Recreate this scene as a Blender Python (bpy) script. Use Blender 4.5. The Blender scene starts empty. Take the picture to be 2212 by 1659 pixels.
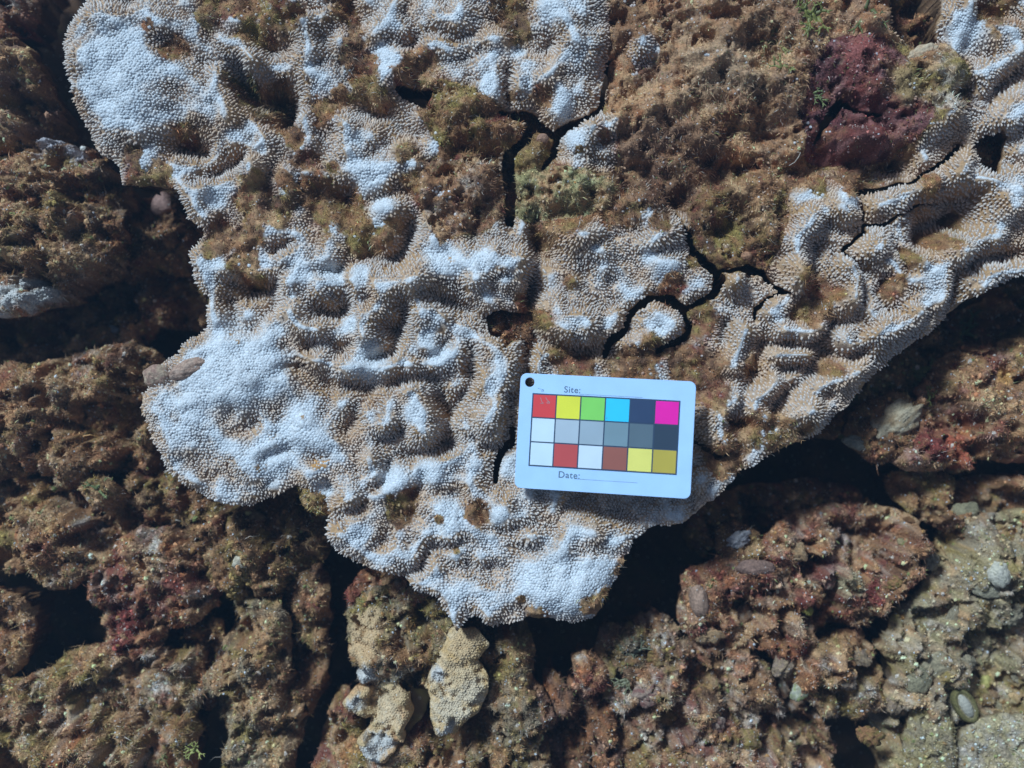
import bpy, math, random, time
import numpy as np
from mathutils import Vector, Matrix
T0 = time.time()
sc = bpy.context.scene
col = sc.collection
# ------------------------------------------------------------------ units: one unit "px" is S metres on the reef
S = 0.70 / 2212.0
CX, CY = 1106.0, 829.5
HC = 1106.0 / math.tan(math.radians(25.0))        # camera height above the coral surface, in px units

# ------------------------------------------------------------------ camera, sky, sun, exposure
cam_d = bpy.data.cameras.new('camera')
cam = bpy.data.objects.new('camera', cam_d); col.objects.link(cam)
cam.location = (0, 0, HC * S)
cam.rotation_euler = (0, 0, 0)
cam_d.sensor_width = 36.0
cam_d.lens = 18.0 / math.tan(math.radians(25.0))
cam_d.clip_start = 0.02; cam_d.clip_end = 50
cam_d.dof.use_dof = True
cam_d.dof.focus_distance = HC * S - 0.004
cam_d.dof.aperture_fstop = 2.4
sc.camera = cam

SUN_DIR = Vector((-0.62, 0.78, 0.90)).normalized()   # towards the sun: upper left of the picture
w = bpy.data.worlds.new('World'); sc.world = w; w.use_nodes = True
nt = w.node_tree
bg = nt.nodes['Background']
sky = nt.nodes.new('ShaderNodeTexSky'); sky.sky_type = 'NISHITA'; sky.sun_disc = False
sky.sun_elevation = math.asin(SUN_DIR.z)
sky.sun_rotation = math.atan2(SUN_DIR.x, SUN_DIR.y)
nt.links.new(sky.outputs[0], bg.inputs[0]); bg.inputs[1].default_value = 0.072
sun_d = bpy.data.lights.new('sun', 'SUN'); sun_d.energy = 5.0; sun_d.angle = math.radians(10)
sun_d.color = (0.58, 0.80, 1.0)                      # daylight filtered by a little sea water
sun = bpy.data.objects.new('sun', sun_d); col.objects.link(sun)
sun.rotation_euler = SUN_DIR.to_track_quat('Z', 'Y').to_euler()
sun.location = (-1, 1.2, 2)
sc.view_settings.view_transform = 'Standard'; sc.view_settings.look = 'None'
sc.view_settings.exposure = -0.04; sc.view_settings.gamma = 1.0
sc.view_settings.use_curve_mapping = False
sc.cycles.max_bounces = 5; sc.cycles.diffuse_bounces = 2
sc.cycles.use_denoising = True

# ------------------------------------------------------------------ noise
_rng = np.random.default_rng(7)
_TAB = _rng.random((8, 256, 256)).astype(np.float32)
_JX = _rng.random((4, 256, 256)).astype(np.float32); _JY = _rng.random((4, 256, 256)).astype(np.float32)
def vn(x, y, s=0):
    """smooth value noise, -1..1"""
    x = np.asarray(x, np.float32) + 4096.0 + s * 17.3; y = np.asarray(y, np.float32) + 4096.0 + s * 41.7
    xi = np.floor(x).astype(np.int32); yi = np.floor(y).astype(np.int32)
    fx = x - xi; fy = y - yi
    fx = fx * fx * fx * (fx * (fx * 6 - 15) + 10); fy = fy * fy * fy * (fy * (fy * 6 - 15) + 10)
    t = _TAB[s % 8]; x0 = xi & 255; x1 = (xi + 1) & 255; y0 = yi & 255; y1 = (yi + 1) & 255
    a = t[y0, x0]; b = t[y0, x1]; c = t[y1, x0]; d = t[y1, x1]
    return ((a + (b - a) * fx) * (1 - fy) + (c + (d - c) * fx) * fy) * 2 - 1
def fbm(x, y, scale, octs=4, s=0, gain=0.5):
    v = 0; a = 1.0; tot = 0; k = 1.0 / scale
    for o in range(octs):
        ca, sa = math.cos(o * 1.1 + .3), math.sin(o * 1.1 + .3)
        v = v + a * vn((x * ca - y * sa) * k, (x * sa + y * ca) * k, s + o); tot += a
        a *= gain; k *= 2.03
    return v / tot
def worley(x, y, scale, s=0):
    x = np.asarray(x, np.float32) / scale + 1000; y = np.asarray(y, np.float32) / scale + 1000
    xi = np.floor(x).astype(np.int32); yi = np.floor(y).astype(np.int32)
    f1 = np.full(x.shape, 9, np.float32); f2 = f1.copy(); idv = np.zeros(x.shape, np.float32)
    for dy in (-1, 0, 1):
        for dx in (-1, 0, 1):
            cx = xi + dx; cy = yi + dy
            jx = _JX[s % 4, cy & 255, cx & 255]; jy = _JY[s % 4, cy & 255, cx & 255]
            d = np.hypot(cx + jx - x, cy + jy - y)
            new = d < f1
            f2 = np.where(new, f1, np.minimum(f2, d)); idv = np.where(new, _TAB[(s + 3) % 8, cy & 255, cx & 255], idv)
            f1 = np.where(new, d, f1)
    return f1, f2, idv
def nodules(x, y, scale, s=0, r=0.62):
    f1, f2, i = worley(x, y, scale, s)
    return np.sqrt(np.clip(1 - (f1 / r) ** 2, 0, 1)) * (0.35 + 0.65 * i)
def sstep(a, b, x):
    t = np.clip((x - a) / (b - a), 0, 1); return t * t * (3 - 2 * t)

def boxb(F, r_, n=2):
    for _ in range(n):
        for ax in (0, 1):
            P_ = np.pad(F, [(r_ + 1, r_) if a == ax else (0, 0) for a in (0, 1)], mode='edge').cumsum(axis=ax, dtype=np.float64)
            F = ((P_[2 * r_ + 1:] - P_[:-2 * r_ - 1]) if ax == 0 else (P_[:, 2 * r_ + 1:] - P_[:, :-2 * r_ - 1])) / (2 * r_ + 1)
    return F.astype(np.float32)

# ------------------------------------------------------------------ 2D distances
def seg_dist(px, py, ax, ay, bx, by):
    dx, dy = bx - ax, by - ay
    L = dx * dx + dy * dy + 1e-9
    t = np.clip(((px - ax) * dx + (py - ay) * dy) / L, 0, 1)
    return np.hypot(px - ax - t * dx, py - ay - t * dy), t
def poly_sdf(px, py, poly):
    """positive inside"""
    d = np.full(px.shape, 1e9, np.float32); ins = np.zeros(px.shape, bool)
    n = len(poly)
    for i in range(n):
        ax, ay = poly[i]; bx, by = poly[(i + 1) % n]
        dd, _ = seg_dist(px, py, ax, ay, bx, by); d = np.minimum(d, dd)
        if ay != by:
            c = ((ay > py) != (by > py)) & (px < (bx - ax) * (py - ay) / (by - ay) + ax)
            ins ^= c
    return np.where(ins, d, -d)
def line_dist(px, py, pts, ws):
    """distance to a polyline minus its local half width"""
    d = np.full(px.shape, 1e9, np.float32)
    for i in range(len(pts) - 1):
        dd, t = seg_dist(px, py, *pts[i], *pts[i + 1])
        d = np.minimum(d, dd - (ws[i] + (ws[i + 1] - ws[i]) * t))
    return d

# zoom tiles of the survey: (origin x, origin y, scale) -> px
TILE = {'00': (0, 0, .336), '10': (734, 0, .336), '20': (1469, 0, .336), '01': (0, 553, .336), '11': (734, 553, .336),
        '21': (1469, 553, .336), '02': (0, 1106, .336), '12': (734, 1106, .336), '22': (1469, 1106, .336),
        'a': (415, 484, .2031), 'b': (657, 907, .2031), 'c': (432, 0, .2031), 'd': (484, 285, .2031), 'e': (1642, 302, .2578),
        'D': (0, 0, 1.0)}
def P(t, *pts):
    ox, oy, k = TILE[t]
    return [(ox + x * k, oy + y * k) for x, y in pts]

# ------------------------------------------------------------------ raster grid
class Grid:
    def __init__(g, x0, y0, x1, y1, sp):
        g.x0, g.y0, g.sp = x0, y0, sp
        g.nx = int((x1 - x0) / sp) + 1; g.ny = int((y1 - y0) / sp) + 1
        g.X, g.Y = np.meshgrid(x0 + np.arange(g.nx, dtype=np.float32) * sp, y0 + np.arange(g.ny, dtype=np.float32) * sp)
    def win(g, x0, y0, x1, y1):
        i0 = max(0, int((x0 - g.x0) / g.sp)); i1 = min(g.nx, int((x1 - g.x0) / g.sp) + 2)
        j0 = max(0, int((y0 - g.y0) / g.sp)); j1 = min(g.ny, int((y1 - g.y0) / g.sp) + 2)
        if i1 <= i0 or j1 <= j0: return None
        return (slice(j0, j1), slice(i0, i1))
    def sample(g, F, x, y):
        u = np.clip((x - g.x0) / g.sp, 0, g.nx - 1.001); v = np.clip((y - g.y0) / g.sp, 0, g.ny - 1.001)
        i = u.astype(np.int32); j = v.astype(np.int32); fu = u - i; fv = v - j
        if F.ndim == 3: fu = fu[:, None]; fv = fv[:, None]
        return (F[j, i] * (1 - fu) + F[j, i + 1] * fu) * (1 - fv) + (F[j + 1, i] * (1 - fu) + F[j + 1, i + 1] * fu) * fv
def stroke(g, H, pts, wd, ht, sharp=1.0):
    """add a rounded ridge (or a valley, ht < 0) along a polyline"""
    xs = [p[0] for p in pts]; ys = [p[1] for p in pts]; m = wd * 2.6
    s = g.win(min(xs) - m, min(ys) - m, max(xs) + m, max(ys) + m)
    if s is None: return
    if len(pts) == 1: pts = [pts[0], (pts[0][0] + .1, pts[0][1])]
    d = np.maximum(line_dist(g.X[s], g.Y[s], pts, [0] * len(pts)), 0)
    H[s] += ht * (np.exp(-(d / (wd * 1.25)) ** 2.6) if ht > 0 else np.exp(-(d / wd) ** 2 * sharp))

# ------------------------------------------------------------------ meshes
def to_world(x, y, z, zb):
    """px position seen at base level zb, real height z (px) -> metres"""
    k = (HC - zb) / HC
    return np.stack([(x - CX) * k * S, -(y - CY) * k * S, z * S], -1)
def new_mesh(name, V, faces, C=None, smooth=True, mats=(), parent=None):
    me = bpy.data.meshes.new(name)
    V = np.ascontiguousarray(V, np.float32)
    faces = [np.asarray(f, np.int32) for f in faces if len(f)]
    me.vertices.add(len(V)); me.vertices.foreach_set('co', V.ravel())
    nl = sum(f.size for f in faces); npoly = sum(len(f) for f in faces)
    me.loops.add(nl); me.loops.foreach_set('vertex_index', np.concatenate([f.ravel() for f in faces]))
    me.polygons.add(npoly)
    tot = np.concatenate([np.full(len(f), f.shape[1], np.int32) for f in faces])
    st = np.concatenate([[0], np.cumsum(tot)[:-1]]).astype(np.int32)
    me.polygons.foreach_set('loop_start', st)
    me.polygons.foreach_set('use_smooth', np.full(npoly, smooth, bool))
    me.update(calc_edges=True)
    if C is not None:
        a = me.color_attributes.new('Col', 'FLOAT_COLOR', 'POINT')
        C4 = np.ones((len(V), 4), np.float32); C4[:, :3] = C
        a.data.foreach_set('color', C4.ravel())
    for m in mats: me.materials.append(m)
    o = bpy.data.objects.new(name, me); col.objects.link(o)
    if parent is not None: o.parent = parent
    return o
def tag(o, label=None, cat=None, group=None, kind=None):
    if label: o['label'] = label
    if cat: o['category'] = cat
    if group: o['group'] = group
    if kind: o['kind'] = kind
    return o

def surface_material(name, rough=0.8, fine=900.0, bump=0.35, var=0.35, spec=0.25, speck=0.0, speck_col=(0.75, 0.68, 0.6)):
    m = bpy.data.materials.new(name); m.use_nodes = True
    n = m.node_tree.nodes; l = m.node_tree.links
    b = n['Principled BSDF']; b.inputs['Roughness'].default_value = rough
    b.inputs['Specular IOR Level'].default_value = spec
    at = n.new('ShaderNodeAttribute'); at.attribute_name = 'Col'
    tc = n.new('ShaderNodeTexCoord')
    n1 = n.new('ShaderNodeTexNoise'); n1.inputs['Scale'].default_value = fine; n1.inputs['Detail'].default_value = 6
    n1.inputs['Roughness'].default_value = 0.65
    l.new(tc.outputs['Object'], n1.inputs['Vector'])
    mr = n.new('ShaderNodeMapRange'); mr.inputs[1].default_value = 0.3; mr.inputs[2].default_value = 0.7
    mr.inputs[3].default_value = 1 - var; mr.inputs[4].default_value = 1 + var
    l.new(n1.outputs[0], mr.inputs[0])
    mx = n.new('ShaderNodeMix'); mx.data_type = 'RGBA'; mx.blend_type = 'MULTIPLY'; mx.inputs[0].default_value = 1
    l.new(at.outputs['Color'], mx.inputs[6]); l.new(mr.outputs[0], mx.inputs[7])
    outc = mx.outputs[2]
    if speck > 0:
        v = n.new('ShaderNodeTexVoronoi'); v.inputs['Scale'].default_value = fine * 0.8
        l.new(tc.outputs['Object'], v.inputs['Vector'])
        lt = n.new('ShaderNodeMath'); lt.operation = 'LESS_THAN'; lt.inputs[1].default_value = 0.22
        l.new(v.outputs['Distance'], lt.inputs[0])
        gt = n.new('ShaderNodeMath'); gt.operation = 'GREATER_THAN'; gt.inputs[1].default_value = 1 - speck
        sp = n.new('ShaderNodeSeparateColor'); l.new(v.outputs['Color'], sp.inputs[0]); l.new(sp.outputs[0], gt.inputs[0])
        mu = n.new('ShaderNodeMath'); mu.operation = 'MULTIPLY'; l.new(lt.outputs[0], mu.inputs[0]); l.new(gt.outputs[0], mu.inputs[1])
        m2 = n.new('ShaderNodeMix'); m2.data_type = 'RGBA'; l.new(mu.outputs[0], m2.inputs[0])
        l.new(outc, m2.inputs[6]); m2.inputs[7].default_value = (*speck_col, 1); outc = m2.outputs[2]
    l.new(outc, b.inputs['Base Color'])
    bp = n.new('ShaderNodeBump'); bp.inputs['Strength'].default_value = bump; bp.inputs['Distance'].default_value = 0.002
    l.new(n1.outputs[0], bp.inputs['Height']); l.new(bp.outputs[0], b.inputs['Normal'])
    return m
M_CORAL = surface_material('coral_skin', 0.7, 520, 0.7, 0.28, 0.3)
M_VERR = surface_material('coral_tip', 0.6, 500, 0.1, 0.06, 0.35)
M_ROCK = surface_material('rock_crust', 0.8, 620, 0.8, 0.45, 0.25, 0.10)
M_TURF = surface_material('turf_filament', 0.6, 300, 0.1, 0.15, 0.4)
M_STONE = surface_material('smooth_stone', 0.7, 420, 0.9, 0.38, 0.25, 0.05)
M_LEAF = surface_material('seaweed_blade', 0.5, 200, 0.2, 0.15, 0.4)

def sheet(name, g, H, keep, zb, C, mat, parent=None, d_edge=None, deep=-150, undercut=14):
    """the kept cells of a raster as a solid-looking mass with walls going down; keep = per-vertex mask"""
    X, Y = g.X.copy(), g.Y.copy()
    if d_edge is not None:
        gy, gx = np.gradient(d_edge, g.sp)
        L = np.hypot(gx, gy) + 1e-6; gx = gx / L; gy = gy / L
    else:
        gx = gy = np.zeros_like(H)
    kc = keep[:-1, :-1] & keep[1:, :-1] & keep[:-1, 1:] & keep[1:, 1:]
    if not kc.any(): return None
    idx = np.arange(g.nx * g.ny, dtype=np.int32).reshape(g.ny, g.nx)
    # boundary edges of the kept cells
    pad = np.pad(kc, 1)
    up = kc & ~pad[:-2, 1:-1]; dn = kc & ~pad[2:, 1:-1]; lf = kc & ~pad[1:-1, :-2]; rt = kc & ~pad[1:-1, 2:]
    a = idx[:-1, :-1]; b = idx[:-1, 1:]; c = idx[1:, 1:]; d = idx[1:, :-1]
    e = np.concatenate([np.stack([b[up], a[up]], -1), np.stack([d[dn], c[dn]], -1),
                        np.stack([a[lf], d[lf]], -1), np.stack([c[rt], b[rt]], -1)])
    bv = np.unique(e)
    if d_edge is not None:          # snap the ragged rim onto the true outline
        de = d_edge.ravel()[bv]; ok = np.abs(de) < g.sp * 1.6
        m = bv[ok]; mv = de[ok]
        X.ravel()[m] -= gx.ravel()[m] * mv; Y.ravel()[m] -= gy.ravel()[m] * mv
    quads = np.stack([a[kc], d[kc], c[kc], b[kc]], -1)
    used = np.unique(quads); remap = np.full(g.nx * g.ny, -1, np.int32); remap[used] = np.arange(len(used))
    xs, ys, zs = X.ravel()[used], Y.ravel()[used], H.ravel()[used] + zb
    V = [to_world(xs, ys, zs, zb)]; CC = [C.reshape(-1, 3)[used]]
    n0 = len(used); nb = len(bv); rb = np.full(g.nx * g.ny, -1, np.int32); rb[bv] = np.arange(nb)
    bx, by, bz = X.ravel()[bv], Y.ravel()[bv], H.ravel()[bv] + zb
    nxv, nyv = gx.ravel()[bv], gy.ravel()[bv]
    F = [remap[quads]]
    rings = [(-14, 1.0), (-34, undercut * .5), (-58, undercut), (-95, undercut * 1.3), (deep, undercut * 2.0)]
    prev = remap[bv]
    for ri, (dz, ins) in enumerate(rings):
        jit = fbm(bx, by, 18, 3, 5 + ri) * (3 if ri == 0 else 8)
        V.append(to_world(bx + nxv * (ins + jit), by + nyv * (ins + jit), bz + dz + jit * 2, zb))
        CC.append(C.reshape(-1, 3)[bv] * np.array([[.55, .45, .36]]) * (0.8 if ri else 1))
        cur = n0 + ri * nb + np.arange(nb)
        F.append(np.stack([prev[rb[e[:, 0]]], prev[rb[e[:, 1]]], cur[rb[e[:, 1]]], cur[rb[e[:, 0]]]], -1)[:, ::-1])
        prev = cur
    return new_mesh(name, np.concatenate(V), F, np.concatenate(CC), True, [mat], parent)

def normals(g, H, x, y):
    gy, gx = np.gradient(H, g.sp)
    return g.sample(gx, x, y), g.sample(gy, x, y)

rs = np.random.default_rng(11)
def frames(nx, ny, nz):
    """orthonormal frames around unit normals"""
    N = np.stack([nx, ny, nz], -1); N /= np.linalg.norm(N, axis=1, keepdims=True)
    A = np.cross(N, np.tile([[0.3, 1.0, 0.1]], (len(N), 1))); A /= np.linalg.norm(A, axis=1, keepdims=True)
    return N, A, np.cross(N, A)

def verrucae(g, H, x, y, zb, rad, hgt, Cbase, Ctip, parent, name='verrucae', tiltk=1.0):
    n = len(x)
    if n < 10: return
    z = g.sample(H, x, y) + zb
    gx, gy = normals(g, H, x, y)
    N, A, B = frames(-gx * tiltk + rs.normal(0, .10, n), gy * tiltk + rs.normal(0, .10, n), np.ones(n))
    base = to_world(x, y, z, zb)
    sides = 5
    prof = [(1.2, -0.3), (.70, 0.62)]
    ang = rs.random(n) * 6.28
    V = np.zeros((n, sides * 2 + 1, 3), np.float32); CC = np.zeros_like(V)
    for r, (pr, ph) in enumerate(prof):
        for k in range(sides):
            an = ang + k * 2 * math.pi / sides
            off = A * (np.cos(an) * rad * pr)[:, None] + B * (np.sin(an) * rad * pr)[:, None] + N * (hgt * ph)[:, None]
            V[:, r * sides + k] = base + off * S
            CC[:, r * sides + k] = Cbase * (1 - [0, .75][r]) + Ctip * [0, .75][r]
    V[:, -1] = base + N * (hgt * 1.06)[:, None] * S; CC[:, -1] = Ctip
    nv = sides * 2 + 1
    q = []; t = []
    for r in range(1):
        for k in range(sides):
            k2 = (k + 1) % sides
            q.append((r * sides + k, r * sides + k2, (r + 1) * sides + k2, (r + 1) * sides + k))
    for k in range(sides): t.append((sides + k, sides + (k + 1) % sides, nv - 1))
    off = (np.arange(n) * nv)[:, None, None]
    o = new_mesh(name, V.reshape(-1, 3), [(np.array(q)[None] + off).reshape(-1, 4), (np.array(t)[None] + off).reshape(-1, 3)],
                 CC.reshape(-1, 3), True, [M_VERR], parent)
    o['kind'] = 'stuff'
    return o

def turf(g, H, x, y, zb, length, width, C, parent, name='turf_algae', lean=1.0, mat=None):
    """short bent filaments"""
    n = len(x)
    if n < 5: return
    z = g.sample(H, x, y) + zb
    gx, gy = normals(g, H, x, y)
    N, A, B = frames(-gx * .6 + rs.normal(0, .55 * lean, n), gy * .6 + rs.normal(0, .55 * lean, n), np.ones(n))
    an = rs.random(n) * 6.28
    D1 = A * np.cos(an)[:, None] + B * np.sin(an)[:, None]      # bend direction
    W = np.cross(N, D1)
    base = to_world(x, y, z - 1.0, zb)
    L = length[:, None] * S; w = width[:, None] * S
    bend = (rs.random((n, 1)) * 1.3) * L
    V = np.zeros((n, 5, 3), np.float32)
    V[:, 0] = base - W * w; V[:, 1] = base + W * w
    mid = base + N * L * .55 + D1 * bend * .25
    V[:, 2] = mid - W * w * .8; V[:, 3] = mid + W * w * .8
    V[:, 4] = base + N * L * .85 + D1 * bend
    CC = np.repeat(C[:, None, :], 5, 1).astype(np.float32)
    off = (np.arange(n) * 5)[:, None]
    o = new_mesh(name, V.reshape(-1, 3), [np.array([[0, 1, 3, 2]]) + off, np.array([[2, 3, 4]]) + off], CC.reshape(-1, 3), False,
                 [mat or M_TURF], parent)
    o['kind'] = 'stuff'
    return o
def crumbs_and_glints(g, H, x, y, zb, rad, C, parent, name='crumbs_and_glints'):
    """little angular grains half sunk in the surface"""
    n = len(x)
    if n < 5: return
    z = g.sample(H, x, y) + zb
    base = to_world(x, y, z, zb)
    T = np.array([(1, 0, 0), (0.3, .95, 0), (-.8, .6, .1), (-.8, -.6, 0), (.3, -.95, .1), (.25, .1, .8), (-.3, -.2, .7)], np.float32)
    F = np.array([(0, 1, 5), (1, 2, 5), (2, 6, 5), (2, 3, 6), (3, 4, 6), (4, 5, 6), (4, 0, 5)])
    an = rs.random(n) * 6.28; ca, sa = np.cos(an), np.sin(an)
    sc_ = rad[:, None] * (0.7 + .6 * rs.random((n, 3)))
    loc = T[None] * sc_[:, None, :] * (1 + rs.normal(0, .16, (n, 7, 3)))
    V = np.stack([loc[..., 0] * ca[:, None] - loc[..., 1] * sa[:, None], loc[..., 0] * sa[:, None] + loc[..., 1] * ca[:, None], loc[..., 2] * 1.1 - rad[:, None] * .15], -1)
    V = base[:, None, :] + V * S
    off = (np.arange(n) * 7)[:, None, None]
    o = new_mesh(name, V.reshape(-1, 3), [(F[None] + off).reshape(-1, 3)], np.repeat(C[:, None, :], 7, 1).reshape(-1, 3), False, [M_STONE], parent)
    o['kind'] = 'stuff'
    return o

# ------------------------------------------------------------------ colours (linear albedo)
def c3(*a): return np.array(a, np.float32)
WHITE = c3(.67, .68, .69); CREAM = c3(.78, .55, .395); TAN = c3(.44, .25, .12); ORANGE = c3(.55, .27, .09)
BROWN = c3(.32, .145, .062); DBROWN = c3(.12, .055, .028); OLIVE = c3(.28, .19, .052); MAROON = c3(.20, .045, .032)
LTAN = c3(.60, .34, .165); PINK = c3(.50, .28, .22); GREY = c3(.37, .27, .17); RUST = c3(.42, .14, .05); SAND = c3(.44, .33, .165)
GREEN = c3(.12, .20, .05); PALE = c3(.62, .50, .40)
def palette(x, y, pal, s=0, sc1=46, sc2=11):
    """mix a palette by noise so that patches and grains of each colour appear"""
    n = len(pal); shp = x.shape
    best = np.full(shp, -9, np.float32); C = np.zeros(shp + (3,), np.float32); acc = np.zeros(shp, np.float32)
    for i, (c, wt) in enumerate(pal):
        f = np.exp(4.0 * (fbm(x, y, sc1, 3, s + i * 2) * 1.0 + .8 * fbm(x, y, sc2, 3, s + i * 3 + 1))) * wt
        C += f[..., None] * c; acc += f
    return C / acc[..., None]

# ================================================================== MAIN REEF MASS
G = Grid(-230, -190, 2450, 1440, 3.0)
wx = G.X + fbm(G.X, G.Y, 30, 4, 1) * 9; wy = G.Y + fbm(G.X, G.Y, 30, 4, 4) * 9       # organic warp of outlines

OUT = [(185, -300), (182, 0), (150, 60), (134, 92), (146, 130), (160, 190), (168, 230), (188, 290), (212, 325), (250, 352), (262, 400), (330, 400), (395, 415),
       (412, 470), (440, 490), (425, 520), (412, 550), (420, 600), (450, 640), (447, 700), (405, 740), (372, 765), (330, 800),
       (305, 850), (312, 905), (328, 960), (360, 1010), (400, 1052), (440, 1080), (520, 1095), (590, 1073), (640, 1050), (700, 1085), (708, 1110), (706, 1150), (725, 1190),
       (760, 1215), (800, 1227), (835, 1240), (870, 1250), (900, 1272), (948, 1292), (968, 1330), (985, 1362), (1000, 1345), (1020, 1332), (1060, 1355),
       (1100, 1345), (1150, 1332), (1200, 1340), (1250, 1343), (1285, 1330), (1305, 1295), (1325, 1265), (1350, 1210), (1365, 1168), (1400, 1145), (1460, 1130), (1510, 1105),
       (1560, 1065), (1600, 1020), (1660, 985), (1720, 958), (1790, 915), (1840, 860), (1900, 800), (1960, 750), (2040, 695), (2100, 640), (2212, 590), (2320, 560), (2600, 500), (2600, -300)]
CRACKS = [  # (points, half widths)
    (P('10', (1730, 380), (1710, 560), (1685, 690), (1600, 765), (1480, 800), (1385, 870), (1290, 800), (1230, 740)), [6, 6, 9, 9, 9, 10, 12, 14]),
    (P('10', (1385, 860), (1370, 1000), (1310, 1090)), [7, 8, 4]),
    (P('10', (1250, 760), (1180, 900), (1090, 1000), (1085, 1100), (1105, 1250), (1095, 1430)), [18, 14, 12, 13, 12, 9]),
    (P('10', (1200, 730), (1060, 725)), [11, 7]),
    (P('11', (1120, 1110), (1110, 1200), (1050, 1240), (1015, 1330), (995, 1440)), [7, 9, 8, 8, 6]),
    (P('11', (1705, 640), (1735, 570), (1825, 455), (1915, 335), (2010, 260), (2110, 270), (2212, 340), (2260, 430), (2240, 500), (2150, 570), (2060, 600)), [5, 8, 9, 8, 10, 12, 12, 10, 9, 8, 6]),
    (P('D', (1468, 460), (1488, 500), (1500, 545), (1545, 585), (1556, 600), (1540, 640), (1505, 652), (1478, 670)), [3, 8, 9, 10, 9, 9, 7, 7]),
    (P('21', (255, 100), (420, 85), (520, 110), (590, 190), (640, 240), (700, 270)), [5, 8, 6, 6, 5, 2]),
    (P('21', (640, 240), (540, 290), (480, 350), (480, 400)), [4, 3, 5, 3]),
    (P('e', (850, 400), (870, 560), (860, 760), (700, 930), (760, 1020), (860, 1110), (855, 1400)), [4, 4, 5, 5, 6, 5, 2]),
    (P('e', (850, 430), (1050, 410), (1300, 340), (1500, 200), (1700, 30)), [7, 6, 4, 5, 3]),
    (P('e', (880, 700), (1080, 710), (1290, 560), (1500, 480)), [4, 4, 3, 2]),
    (P('21', (95, 1200), (180, 1250), (260, 1290), (320, 1270)), [3, 4, 4, 3]),
    (P('20', (1040, 640), (980, 730), (930, 800), (880, 900)), [10, 10, 7, 4]),
    (P('20', (1080, 650), (1200, 740), (1300, 740)), [6, 4, 3]),
    (P('D', (1655, 365), (1640, 350), (1600, 365)), [3, 3, 2]),
]
HOLES = [P('11', (930, 400), (1010, 355), (1110, 350), (1240, 370), (1255, 480), (1170, 540), (1110, 560), (1075, 610), (1035, 560), (980, 500)),
         P('10', (350, 570), (480, 560), (600, 600), (560, 670), (480, 660), (400, 620)),
         P('20', (1950, 880), (2050, 830), (2120, 880), (2110, 1000), (2040, 1150), (1960, 1080), (1900, 950)),
         P('D', (1930, -300), (2030, -300), (2038, 10), (2020, 60), (2035, 90), (1985, 100), (1940, 80), (1915, 30)),
         ]
PITS = [  # (points, radius, depth) soft deep hollows
    (P('D', (1400, 380), (1450, 430)), 34, -40), (P('D', (1500, 350), (1560, 345)), 30, -34), (P('D', (1345, 320), (1350, 400)), 24, -26), (P('D', (1655, 130), (1640, 250)), 22, -22),
    (P('D', (1140, 826), (1146, 870)), 15, -70),
    (P('c', (380, 700), (450, 900), (600, 1050)), 24, -80), (P('c', (750, 980), (900, 1050), (850, 1180)), 32, -125), (P('00', (1140, 930), (1290, 960)), 20, -75), (P('00', (1100, 900),), 12, -18),
    (P('c', (1560, 60), (1650, 200)), 24, -32), (P('b', (1020, 1000), (1130, 1010)), 16, -22), (P('10', (800, 930), (960, 980)), 22, -60),
    (P('10', (1290, 1560), (1360, 1640)), 20, -55), (P('d', (1000, 640), (1250, 680)), 28, -50), (P('d', (1550, 1310), (1750, 1330)), 20, -30), (P('c', (1850, 1200), (2000, 1180)), 20, -32),
    (P('20', (1130, 1030), (1400, 1050)), 16, -40), (P('D', (1470, 440), (1510, 400), (1600, 372)), 26, -55), (P('D', (1560, 440), (1600, 450)), 20, -35), (P('e', (1400, 700), (1650, 600)), 34, -48),
    (P('e', (1700, 560), (1850, 500)), 26, -40), (P('D', (1190, 790), (1300, 745), (1350, 770)), 18, -30), (P('e', (200, 230), (700, 210)), 30, -55), (P('e', (900, 330), (1250, 170)), 22, -40),
    (P('a', (600, 760), (850, 760)), 24, -30), (P('c', (600, 440), (750, 480)), 22, -34), (P('00', (1050, 290), (1300, 400)), 20, -24), (P('b', (1400, 1190),), 8, -18),
    (P('20', (600, 820), (450, 900)), 28, -40), (P('D', (1360, 250), (1352, 285)), 14, -14), (P('10', (1950, 940),), 9, -26), (P('b', (250, 700), (300, 850)), 14, -18),
]
def carve(g, X, Y, wob=True):
    d = poly_sdf(X, Y, OUT)
    for pts, ws in CRACKS:
        s = g.win(min(p[0] for p in pts) - 90, min(p[1] for p in pts) - 90, max(p[0] for p in pts) + 90, max(p[1] for p in pts) + 90)
        if s is not None: d[s] = np.minimum(d[s], np.minimum(line_dist(X[s], Y[s], pts, ws), 60))
    for poly in HOLES:
        s = g.win(min(p[0] for p in poly) - 90, min(p[1] for p in poly) - 90, max(p[0] for p in poly) + 90, max(p[1] for p in poly) + 90)
        if s is not None: d[s] = np.minimum(d[s], -poly_sdf(X[s], Y[s], poly))
    return d
EDGE = carve(G, wx, wy)

# ridges (+) and valleys (-) of the coral, read from the survey tiles: tile, points, width px, height px
R = []
def r(t, wd, ht, *pts): R.append((P(t, *pts), wd, ht))
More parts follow.
